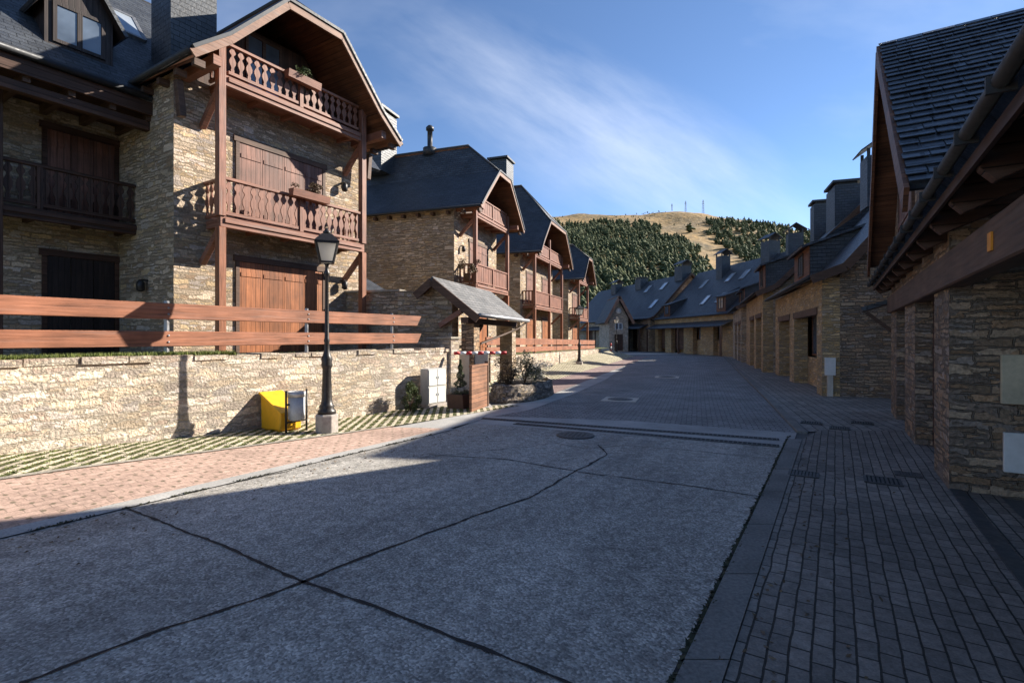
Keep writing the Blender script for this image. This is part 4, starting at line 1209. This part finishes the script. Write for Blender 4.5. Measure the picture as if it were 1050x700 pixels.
# cross gable over the garages
xe_f, xe_n, xm = yx(12.0), yx(5.5), yx(9.3)
zgb, zgt = 3.42, 7.10; ygf = -.38
m = MB()
for xe in (xe_f, xe_n):
    m.slab([(xe, ygf, zgb), (xe, 7, zgb), (xm, 7, zgt), (xm, ygf, zgt)], .12)
r_ = random.Random(15)
run = xe_n-xm; rise = zgt-zgb; sl_ = math.hypot(run, rise); dn = Vector((run/sl_, 0, -rise/sl_)); nn = Vector((rise/sl_, 0, run/sl_))
rowh = .21; nrow = int(sl_/rowh)
for k in range(nrow+1):
    d0 = k*rowh; y = ygf - .01 + (0 if k % 2 else -.2)
    while y < 6.9:
        wd = r_.uniform(.34, .46); y0 = max(y+.006, ygf-.02); y1 = min(y+wd-.006, 7.0); y += wd
        if y1-y0 < .04: continue
        d1 = min(sl_+.05, d0+rowh*1.04+r_.uniform(-.008, .008)); l0 = .004; l1 = .030+r_.uniform(-.006, .009)
        P0 = Vector((xm, 0, zgt)); q = []
        for (dd, yy_, ll) in ((d0, y0, l0), (d0, y1, l0), (d1, y1, l1), (d1, y0, l1)):
            p = P0 + dn*dd + nn*ll; q.append(Vector((p.x, yy_, p.z)))
        b0 = [p - nn*.012 for p in q]
        m.add(q + b0, [(0,3,2,1),(3,7,6,2),(0,4,7,3),(1,2,6,5)][::1], 0)
gr = m.build('gable_roof', [M['slate_near'], M['wood_soffit']], H1)
m = MB()
for xe in (xe_f, xe_n): m.bar((xe, ygf-.03, zgb-.20), (xm, ygf-.03, zgt-.20), .05, .30)
m.build('bargeboard', M['wood_soffit'], gr)
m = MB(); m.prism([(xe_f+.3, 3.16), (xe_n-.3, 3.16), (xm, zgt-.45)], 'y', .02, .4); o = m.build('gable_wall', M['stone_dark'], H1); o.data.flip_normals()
shutters(H1, xm-1.0, xm+1.0, .02, 3.6, 5.3, 2, 'wood_shut_v', 'wood_brown')
m = MB(); m.slab([(yx(12.0)-1.1, -.55, 2.42), (yx(12.0)-.02, -.55, 2.42), (yx(12.0)-.02, 1.2, 3.0), (yx(12.0)-1.1, 1.2, 3.0)], .1); m.build('porch_roof', [M['slate'], M['wood_brown']], H1)
m = MB(); m.bar((-.1, -.45, 2.3), (-.1, .1, 1.8), .08, .08); m.build('porch_bracket', M['wood_brown'], H1)

# ------------------------------------------------------------------ right-hand row further down
def row_house(name, label, origin, ang, L, zw, pitch, yr, mats=('stone','slate'), bays=(), dormers=(), chims=(), sky=(), z0=0.0, lower=None, flare=True, ov=.35, gable_mat=None, hip=0.0):
    root = empty(name, (origin.x, origin.y, z0), ang, label, 'house')
    ze = zw
    zr = ze+.25+pitch*(yr-.5)
    # walls: front with openings
    m = MB(); x = 0.0
    spans = sorted(bays, reverse=True)
    cur = 0.0
    for (a, b, h, kind) in spans:                  # a > b : from nearer to farther along -x
        m.box(a, cur, 0, .45, -.6, zw*.72)
        cur = b
    m.box(-L, cur, 0, .45, -.6, zw*.72)
    m.box(-L, 0, .001, .45, zw*.72+.001, zw-.12)
    m.build('wall', M[mats[0]], root)
    depth = 2*yr
    for xx in (-.4, -L):
        m = MB(); m.prism([(.451, -.6), (depth-.5, -.6), (depth-.5, zw-.15)] + ([(yr+hip, zr-pitch*hip-.2), (yr-hip, zr-pitch*hip-.2)] if hip else [(yr, zr-.25)]) + [(.451, zw-.05)], 'x', xx, xx+.4)
        o = m.build('end_wall', M[gable_mat or mats[0]], root)
    m = MB(); m.box(-L+.1, -.1, 1.2, 1.5, -.6, zw-.2); m.build('inner_wall', M[mats[0]], root)
    for (a, b, h, kind) in spans:
        if kind == 'door':
            m = MB(); m.box(b+.02, a-.02, .5, .56, -.02, zw*.72-.02); m.build('garage_door', M['roller'], root)
        elif kind == 'window':
            m = MB(); m.box(b, a, .452, .6, -.5, 1.0); m.build('parapet', M[mats[0]], root)
            window(root, b+.15, a-.15, .6, 1.05, zw*.72-.05, 2, frame='wood_soffit')
        m = MB(); m.box(b-.1, a+.1, -.03, .2, zw*.72-.16, zw*.72+.06); m.build('lintel', M['wood_brown'], root)
    fy, fz = (.5, ze+.25) if flare else (-ov, ze-.1)
    m = MB()
    X0, X1 = .40, -L-.1
    m.slab([(X0, -ov, ze-.08), (X1, -ov, ze-.08), (X1, .5, ze+.25), (X0, .5, ze+.25)], .1)
    if hip:
        zq = zr-pitch*hip
        m.slab([(X0, .5, ze+.25), (X1, .5, ze+.25), (X1, yr, zr), (X0-hip*1.2, yr, zr), (X0, yr-hip, zq)], .1)
        m.slab([(X0, yr+hip, zq), (X0-hip*1.2, yr+.001, zr), (X1, yr+.001, zr), (X1, 2*yr+ov, ze-.08), (X0, 2*yr+ov, ze-.08)], .1)
        m.slab([(X0, yr-hip, zq), (X0-hip*1.2, yr, zr), (X0, yr+hip, zq)], .1)
    else:
        m.slab([(X0, .5, ze+.25), (X1, .5, ze+.25), (X1, yr, zr), (X0, yr, zr)], .1)
        m.slab([(X0, yr+.001, zr), (X1, yr+.001, zr), (X1, 2*yr+ov, ze-.08), (X0, 2*yr+ov, ze-.08)], .1)
    rf = m.build('roof', [M[mats[1]], M['wood_dark']], root)
    m = MB()
    prof = [(-ov, ze-.08), (.5, ze+.25)] + ([(yr-hip, zr-pitch*hip), (yr+hip, zr-pitch*hip)] if hip else [(yr, zr)]) + [(2*yr+ov, ze-.08)]
    for (ya, za), (yb_, zb_) in zip(prof, prof[1:]):
        m.bar((X0+.03, ya, za-.12), (X0+.03, yb_, zb_-.12), .05, .24)
    m.build('bargeboard', M['wood_brown'], rf)
    m = MB(); m.tube([(X0, -ov-.05, ze-.12), (X1, -ov-.05, ze-.12)], .06, 8); m.build('gutter', M['metal_dark'], rf)
    if lower:
        a, b, zl = lower
        m = MB(); m.slab([(a, -1.3, zl-.55), (b, -1.3, zl-.55), (b, -.002, zl), (a, -.002, zl)], .08); m.build('porch_roof', [M[mats[1]], M['wood_brown']], root)
        for k in range(3):
            xx = a-.15+(b-a+.3)*k/2
            m = MB(); m.box(xx-.08, xx+.08, -1.2, -1.04, -.4, zl-.6); m.build('porch_post', M['wood_brown'], root)
    for (a, b, zt, ylen) in dormers:               # shed dormers: a nearer end
        yd = .35; zb0 = ze+.1
        m = MB(); m.prism([(yd, zb0), (yd+ylen, zb0+pitch*ylen*.95), (yd+ylen, zt+.33*ylen-.1), (yd, zt-.08)], 'x', b+.05, a-.05)
        d = m.build('dormer', M['slate'], root)
        m = MB(); m.box(b+.02, a-.02, yd-.03, yd-.001, zb0+.05, zt-.1); m.build('dormer_front', M['wood_soffit'], d)
        m = MB(); m.slab([(a+.15, yd-.3, zt-.1), (b-.15, yd-.3, zt-.1), (b-.15, yd+ylen+.3, zt+.33*(ylen+.3)), (a+.15, yd+ylen+.3, zt+.33*(ylen+.3))], .08); m.build('dormer_roof', [M['slate'], M['wood_brown']], d)
        window(d, (a+b)/2-.45, (a+b)/2+.45, yd-.034, zb0+.35, zt-.2, 2)
    for (xc, yc_, w, d_, top, cap) in chims:
        chimney(root, xc-w/2, xc+w/2, yc_-d_/2, yc_+d_/2, ze+pitch*(min(yc_, 2*yr-yc_))-.8, top, 'slate_fine', cap)
    for (xs, ysk, w, h) in sky:
        skylight(root, (xs, ysk, ze+.25+pitch*(ysk-.5)), (-1,0,0), (0,1,pitch), w, h)
    return root
ANGR2 = math.atan2(-U2.y, -U2.x)
o2 = L2(3.62, 15.0)
row_house('stone_house', 'second stone house on the right, with a white meter box at its corner', o2, ANGR2, 9.5, 3.55, 1.19, 5.3,
    mats=('stone_warm','slate'), gable_mat='stone_dark', hip=1.9,  # unseen half-hip and raised ridge added to shape the sun patch on the road
    bays=((-.7, -4.6, 0, 'window'), (-5.6, -8.4, 0, 'door')), dormers=((-3.6, -6.6, 5.05, 3.2),), chims=((-8.0, 3.6, 1.0, 1.0, 9.1, 'gable'),), sky=((-7.6, 1.3, .7, 1.1),))
H2 = bpy.data.objects['stone_house.001']
m = MB(); m.box(.0, .12, .06, .32, .62, 1.12); m.build('meter_box', M['white_box'], H2)
m = MB(); m.box(.0, .10, .12, .26, -.02, .615); m.build('box_post', M['plaster'], H2)
m = MB(); m.box(.0, .1, 3.5, 3.8, .3, 1.3); m.build('meter_box', M['white_box'], H2)
o3 = L2(3.2, 25.2)
row_house('stone_house', 'third house of the right row, with a warm-lit stone front and a tall dark dormer', o3, ANGR2, 9.0, 4.0, 1.0, 4.8,
    mats=('stone_warm','slate'), gable_mat='stone',
    bays=((-.7, -3.2, 0, 'door'), (-4.2, -6.6, 0, 'window')), dormers=((-2.0, -4.8, 5.6, 3.0),), chims=((-2.8, 4.0, 1.8, 1.1, 9.3, 'flat'), (-7.6, 4.0, 1.1, 1.0, 9.6, 'flat')), sky=((-6.4, 1.6, .7, 1.1), (-7.6, 1.6, .7, 1.1)))
o4 = L2(3.0, 35.2)
row_house('stone_house', 'fourth and farthest house of the right row, mostly hidden behind the warm-lit stone one', o4, ANGR2, 8.6, 3.9, 1.0, 4.6,
    mats=('stone','slate'), bays=((-.7, -3.0, 0, 'door'), (-4.0, -6.4, 0, 'door')), dormers=((-1.6, -3.6, 5.3, 2.6), (-5.0, -7.0, 5.3, 2.6)), chims=((-5.0, 4.0, 1.2, 1.0, 9.4, 'gable'),), sky=((-4.6, 1.6, .7, 1.1),))
# ------------------------------------------------------------------ the row closing the street
def frame(t): 
    u = Vector((t, 1, 0)).normalized(); return u, math.atan2(-u.y, -u.x)
u5, a5 = frame(-.14)
o5 = Vector((19.6, 45.5, 0))
row_house('terraced_house', 'long slate roofed terraced house at the street end with a dark carriage opening', o5, a5, 17.0, 3.5, 1.05, 5.6,
    mats=('stone_warm','slate'), bays=((-2, -3.6, 0, 'window'), (-6.0, -7.6, 0, 'window'), (-9.6, -12.6, 0, 'door'), (-14.2, -16.2, 0, 'door')),
    dormers=((-2.0, -3.6, 5.2, 2.6), (-13.6, -15.2, 5.1, 2.0)), chims=((-2.6, 5.2, 1.3, 1.1, 10.3, 'gable'), (-9.8, 4.6, 1.2, 1.0, 10.0, 'gable')),
    sky=((-5, 1.4, .8, 1.3), (-8, 1.4, .8, 1.3), (-4.4, 3.6, .8, 1.2), (-7.0, 3.6, .8, 1.2), (-12, 3.4, .8, 1.2)), lower=(-.2, -16.8, 2.85), z0=.45)
u6, a6 = frame(-.26)
o6 = Vector((16.6, 62.6, 0))
row_house('terraced_house', 'higher terraced house at the street end, directly behind the little gabled stone building', o6, a6, 27.0, 3.7, 1.05, 5.6,
    mats=('stone','slate'), bays=((-3, -5, 0, 'door'), (-7, -9, 0, 'door'), (-12, -14, 0, 'window'), (-17, -19.5, 0, 'door')),
    dormers=(), chims=((-.9, 5.2, 1.7, 1.3, 10.2, 'gable'), (-11, 5.0, 1.6, 1.2, 9.7, 'flat'), (-19, 5.0, 1.6, 1.2, 9.7, 'gable')),
    sky=((-2.0, 1.5, .9, 1.5), (-3.5, 3.9, .9, 1.3), (-7.5, 3.9, .9, 1.3), (-14, 2.5, .9, 1.3)), lower=(-.2, -26.8, 2.95), z0=.4)
# small gabled stone building in front of it
o7 = Vector((12.9, 62.5, .15))
ch7 = empty('gabled_lodge', o7, R(-82)+math.pi/2 - R(8), 'narrow stone building with a steep gable and round window near the street end', 'lodge')
m = MB(); m.prism([(-1.15, -.3), (1.15, -.3), (1.15, 3.9), (0, 6.0), (-1.15, 3.9)], 'y', 0, 7); o = m.build('wall', M['stone_wall'], ch7); o.data.flip_normals()
m = MB()
for s in (-1, 1):
    m.slab([(s*1.75, -.6, 3.35), (s*1.75, 7, 3.35), (0, 7, 6.6), (0, -.6, 6.6)], .12)
rf = m.build('roof', [M['slate'], M['wood_soffit']], ch7)
m = MB()
for s in (-1, 1): m.bar((s*1.72, -.63, 3.2), (0, -.63, 6.4), .06, .34)
m.build('bargeboard', M['wood_board'], rf)
m = MB(); m.lathe([(.34, -.03), (.34, .03)], 20)
m.v = [(x, z-.03, y+4.75) for x, y, z in m.v]
m.build('round_window', M['white'], ch7)
window(ch7, -.45, .45, -.01, 2.5, 3.3, 2, frame='white')
m = MB(); m.box(-.5, .5, -.05, .01, 0, 1.95); m.build('door', M['wood_dark_v'], ch7)

# ------------------------------------------------------------------ hillside
def lerp_pts(pts, x):
    if x <= pts[0][0]: return pts[0][1]
    for (a, ya), (b, yb) in zip(pts, pts[1:]):
        if x <= b: return ya + (yb-ya)*(x-a)/(b-a)
    return pts[-1][1]
SKY = [(-200,300),(100,262),(300,232),(450,222),(568,217),(600,217),(640,218),(690,221),(720,223),(760,227),(790,232),(815,238),(860,247),(950,262),(1200,300),(1500,330)]
RIDGE = 760.0
def hill(az, r):
    px = CX + F*math.tan(az)
    H = (CY-lerp_pts(SKY, px))/F * RIDGE*math.cos(az) if abs(az) < 1.4 else 20
    r0 = 130.0
    t = (r-r0)/(RIDGE-r0)
    if t <= 0: z = -.3
    elif t <= 1: z = H*(t**1.12)
    else: z = H*(1-.9*min(1, (t-1)*1.5)**1.3)
    x, y = r*math.sin(az), r*math.cos(az)
    if t > 0:
        k = min(1, t*2)
        z += k*(mnoise.fractal(Vector((x*.006, y*.006, 1.3)), 1.0, 2.0, 5)*13 - 2)
    return z
NA, NR = 150, 90
rows = []
for j in range(NR+1):
    r = 125 + (1500-125)*(j/NR)**1.1; row = []
    for i in range(NA+1):
        az = R(-48) + R(100)*i/NA
        row.append(Vector((r*math.sin(az), r*math.cos(az), hill(az, r))))
    rows.append(row)
mh, nt, bs = new_mat('hill_grass'); g = G(nt); ob = g.obj()
c = g.ramp(g.noise(ob, .012, 8, .68), [(.3,(.075,.065,.03)),(.44,(.22,.14,.048)),(.58,(.38,.225,.07)),(.75,(.17,.135,.06))])
c = g.vary(c, ob, .09, .65, 1.25, 6)
tr = g.n('ShaderNodeTexWave', {'wave_type': 'BANDS'}, Vector=g.map(ob, (1,1,1), R(25)), Scale=.035, Distortion=9.0, Detail=4.0, Detail_Scale=1.2).outputs['Fac']
c = g.mix(g.rng(tr, .8, .97, 0, .4), c, (.42,.29,.14))
nt.links.new(c, bs.inputs['Base Color']); bs.inputs['Roughness'].default_value = .95
nt.links.new(g.bump(g.noise(ob, .12, 6), 2.0), bs.inputs['Normal'])
hl = grid_sheet('hillside', rows, mh)
for p in hl.data.polygons: p.use_smooth = True

def inside(poly, x, y):
    c = False; n = len(poly)
    for i in range(n):
        (x1, y1), (x2, y2) = poly[i], poly[(i+1) % n]
        if (y1 > y) != (y2 > y) and x < (x2-x1)*(y-y1)/(y2-y1)+x1: c = not c
    return c
FOR_L = [(380,222),(520,224),(566,228),(600,229),(654,228),(674,234),(690,242),(708,256),(726,268),(728,288),(745,300),(745,350),(380,350)]
FOR_R = [(726,227),(760,228),(790,233),(815,239),(880,252),(960,268),(1000,300),(1000,350),(800,350),(792,300),(766,272),(752,259),(735,250),(723,240)]
def pine_mesh(seed, seg=8):
    r = random.Random(seed); m = MB(); H = 1.0; fat = (.55, .7, .85, 1.0, .75)[seed % 5]
    m.lathe([(.022,0),(.014,.3)], 5, m=1, smooth=False)
    tiers = 6
    for k in range(tiers):
        z0 = .10+.80*k/tiers; z1 = min(1.0, z0+.30*(1-.35*k/tiers)); rad = fat*(.30*math.sin(math.pi*min(1,(.30+.72*k/tiers)))**.8+.03)*r.uniform(.75,1.2)
        vs = []; n = seg
        ox, oy = r.gauss(0,.04), r.gauss(0,.04)
        for i in range(n):
            a = 2*math.pi*i/n + r.uniform(-.3,.3); rr = rad*r.uniform(.5,1.35)
            vs.append((ox+math.cos(a)*rr, oy+math.sin(a)*rr, z0+r.uniform(-.07,.07)))
        vs.append((ox*.5, oy*.5, z1)); vs.append((ox, oy, z0+.05))
        m.add(vs, [(i, (i+1) % n, n) for i in range(n)] + [((i+1) % n, i, n+1) for i in range(n)], 0, True)
    return m
mp_, nt, bs = new_mat('pine_needles'); g = G(nt)
rp = g.n('ShaderNodeTexCoord').outputs['Object']
gm = g.n('ShaderNodeNewGeometry')
rand = g.math('ADD', g.math('MULTIPLY', g.noise(gm.outputs['Position'], .22, 2), .65), g.math('MULTIPLY', g.noise(gm.outputs['Position'], .025, 4), .45))
nt.links.new(g.ramp(rand, [(.36,(.045,.060,.030)),(.54,(.085,.102,.050)),(.72,(.15,.152,.075))]), bs.inputs['Base Color'])
bs.inputs['Roughness'].default_value = .8; bs.inputs['Specular IOR Level'].default_value = .15
pines = [pine_mesh(s) for s in range(5)]
rf_ = random.Random(77)
spots = []
tries = 0
while len(spots) < 9500 and tries < 260000:
    tries += 1
    az = R(rf_.uniform(-16, 42)); r = 150 + 640*rf_.random()**.75
    z = hill(az, r); x, y = r*math.sin(az), r*math.cos(az)
    px = CX+F*x/y; py = CY-F*(z-EYE)/y
    d = mnoise.noise(Vector((x*.02, y*.02, 4)))
    w = d*7
    if inside(FOR_L, px+w, py-w) or inside(FOR_R, px+w, py+w): spots.append((x, y, z, px, py, r))
    elif mnoise.noise(Vector((x*.012, y*.012, 9))) > .22 and rf_.random() < .25 and py < 232: spots.append((x, y, z, px, py, -r))
big = MB()
def add_pine(mb, x, y, z, h, k, a):
    p = pines[k]; ca, sa = math.cos(a)*h, math.sin(a)*h; b0 = len(mb.v)
    mb.v += [(x+vx*ca-vy*sa, y+vx*sa+vy*ca, z-.3+vz*h) for vx, vy, vz in p.v]
    mb.f += [[b0+i for i in f] for f in p.f]; mb.m += p.m; mb.sm += p.sm
# pines one can tell apart: those standing at the margins of the wood
single_me = []
for k in range(5):
    o = pines[k].build('pine_tree', [mp_, M['wood_brown']], uv=False); single_me.append(o.data); bpy.data.objects.remove(o)
singles = []
def edge_dist(px, py):
    best = 1e9
    for poly in (FOR_L, FOR_R):
        n = len(poly)
        for i in range(n):
            (x1, y1), (x2, y2) = poly[i], poly[(i+1) % n]
            if y1 > 340 or y2 > 340: continue
            dx_, dy_ = x2-x1, y2-y1; t = max(0, min(1, ((px-x1)*dx_+(py-y1)*dy_)/(dx_*dx_+dy_*dy_)))
            best = min(best, math.hypot(px-x1-t*dx_, py-y1-t*dy_))
    return best
cand = [(edge_dist(s[3], s[4]), s) for s in spots if 560 < s[3] < 830 and s[4] < 300 and s[5] > 0]
cand.sort(key=lambda t: t[0])
edge = set(id(s) for _, s in cand[:120])
for s in spots:
    x, y, z, px, py, r = s
    h = (rf_.uniform(3.6, 8.6)+3.2*max(0, mnoise.noise(Vector((x*.03, y*.03, 2))))) if r > 0 else rf_.uniform(1.5, 3.2)
    k = rf_.randrange(5); a = rf_.uniform(0, 6.28)
    if id(s) in edge:
        o = bpy.data.objects.new('pine_tree', single_me[k]); COL.objects.link(o)
        o.location = (x, y, z-.3); o.scale = (h, h, h); o.rotation_euler = (0, 0, a)
        left = inside(FOR_L, px, py) or px < 705
        T(o, 'dark green pine at the edge of the hillside wood left of the ski run' if left else 'dark green pine at the edge of the hillside wood right of the ski run', 'pine tree', 'pines at the margins of the hillside wood')
    else:
        add_pine(big, x, y, z, h, k, a)
T(big.build('forest', [mp_, M['wood_brown']], uv=False), kind='stuff')
def on_hill(px, py_guess):
    az = math.atan((px-CX)/F); best = None
    for i in range(400):
        r = 200+i*1.6; z = hill(az, r); py = CY-F*(z-EYE)/(r*math.cos(az))
        if best is None or abs(py-py_guess) < best[0]: best = (abs(py-py_guess), r, z)
    r = best[1]; return Vector((r*math.sin(az), r*math.cos(az), best[2]))
for (px, py, h, lab) in ((699, 238, 8.5, 'lone dark pine standing on the upper ski run, the smaller of two'), (708, 238, 11, 'lone dark pine standing on the upper ski run, the taller of two')):
    p = on_hill(px, py); o = bpy.data.objects.new('pine_tree', single_me[px % 5]); COL.objects.link(o)
    o.location = p; o.scale = (h*1.3, h*1.3, h); T(o, lab, 'pine tree')
def pylon(px, h, label):
    az = math.atan((px-CX)/F); p = Vector((RIDGE*math.sin(az), RIDGE*math.cos(az), hill(az, RIDGE)-.5))
    t = empty('lattice_pylon', p, .5, label, 'pylon', 'pylons on the hilltop')
    m = MB(); b = h*.06; tp = h*.02
    for sx, sy in ((1,1),(1,-1),(-1,-1),(-1,1)): m.bar((sx*b, sy*b, 0), (sx*tp, sy*tp, h), .15, .15)
    n = 8
    for i in range(n):
        f0, f1 = i/n, (i+1)/n; r0 = b+(tp-b)*f0; r1 = b+(tp-b)*f1
        cs = [(1,1),(1,-1),(-1,-1),(-1,1)]
        for j in range(4):
            a, c_ = cs[j], cs[(j+1) % 4]
            m.bar((a[0]*r0, a[1]*r0, f0*h), (c_[0]*r1, c_[1]*r1, f1*h), .08, .08)
    m.build('lattice', M['metal_dark'], t)
    for zf, w in ((.72, .14), (.85, .11)):
        m = MB(); m.bar((-h*w, 0, h*zf), (h*w, 0, h*zf), .3, .35); m.build('crossarm', M['metal_dark'], t)
pylon(689, 10, 'shortest of three lattice pylons on the bare hilltop')
pylon(703, 15, 'middle of three lattice pylons on the bare hilltop')
pylon(721, 19, 'tallest and rightmost of three lattice pylons on the bare hilltop')

# ------------------------------------------------------------------ light, sky, camera
sun_h = Vector((.91, .415)); sun_h.normalize()
EL = R(27.3)
sd = Vector((sun_h.x*math.cos(EL), sun_h.y*math.cos(EL), math.sin(EL)))
sl = bpy.data.lights.new('sun', 'SUN'); sl.energy = 5.0; sl.angle = R(.5); sl.color = (1.0, .93, .82)
so = bpy.data.objects.new('sun', sl); COL.objects.link(so)
so.rotation_euler = sd.to_track_quat('Z', 'Y').to_euler(); so.location = (0, 0, 50)
w = bpy.data.worlds.new('World'); scene.world = w; w.use_nodes = True
nt = w.node_tree
for n in list(nt.nodes): nt.nodes.remove(n)
g = G(nt)
skyn = g.n('ShaderNodeTexSky', {'sky_type': 'NISHITA', 'sun_disc': False, 'sun_elevation': EL, 'sun_rotation': math.atan2(sun_h.x, sun_h.y), 'altitude': 2500.0, 'air_density': .95, 'dust_density': .0, 'ozone_density': 3.5})
tc = g.n('ShaderNodeTexCoord').outputs['Generated']
# cirrus: stretched noise inside a slanting band of the sky
sep = g.n('ShaderNodeSeparateXYZ', None, Vector=tc)
yy = g.math('MAXIMUM', sep.outputs[1], .05)
sx = g.math('DIVIDE', sep.outputs[0], yy); sz = g.math('DIVIDE', sep.outputs[2], yy)
pv = g.n('ShaderNodeCombineXYZ', None, X=sx, Y=sz, Z=0.0).outputs[0]
rot = g.map(pv, (1,1,1), R(32))
rs = g.n('ShaderNodeSeparateXYZ', None, Vector=rot)
n1 = g.noise(g.map(rot, (2.0, 7.0, 1), 0, (1.3, .4, 0)), 1.6, 7, .6)
n2 = g.noise(g.map(pv, (1.4, 3.2, 1), R(20), (4.1, 2.2, 0)), 1.2, 5, .55)
bx = g.math('MULTIPLY', g.math('SUBTRACT', sx, .20), 2.0); by = g.math('MULTIPLY', g.math('SUBTRACT', g.math('ADD', sz, g.math('MULTIPLY', sx, .45)), .47), 5.5)
mask = g.math('SUBTRACT', 1.0, g.math('ADD', g.math('MULTIPLY', bx, bx), g.math('MULTIPLY', by, by)), clamp=True)
cl = g.math('MULTIPLY', g.rng(g.math('ADD', n1, g.math('MULTIPLY', mask, .25)), .42, .85, 0, 1), mask, clamp=True)
faint = g.math('MULTIPLY', g.rng(n2, .5, .85, 0, .35), g.rng(sz, .1, .35, 0, 1), clamp=True)
cf = g.math('ADD', g.math('MULTIPLY', cl, .30), g.math('MULTIPLY', faint, .5), clamp=True)
colr = g.mix(cf, skyn.outputs[0], (6.5, 6.8, 7.4))
bg = g.n('ShaderNodeBackground', None, Color=colr, Strength=.09)
out = g.n('ShaderNodeOutputWorld', None, Surface=bg.outputs[0])

cam = bpy.data.cameras.new('camera'); co = bpy.data.objects.new('camera', cam); COL.objects.link(co)
cam.sensor_width = 36; cam.sensor_fit = 'HORIZONTAL'; cam.lens = 36*F/1050
cam.shift_y = -(350-CY)/1050
cam.clip_start = .05; cam.clip_end = 6000
co.location = (0, 0, EYE); co.rotation_euler = (R(90), 0, 0)
scene.camera = co
vs = scene.view_settings
vs.view_transform = 'Standard'; vs.look = 'None'; vs.gamma = 1; vs.use_curve_mapping = False; vs.exposure = 1.2
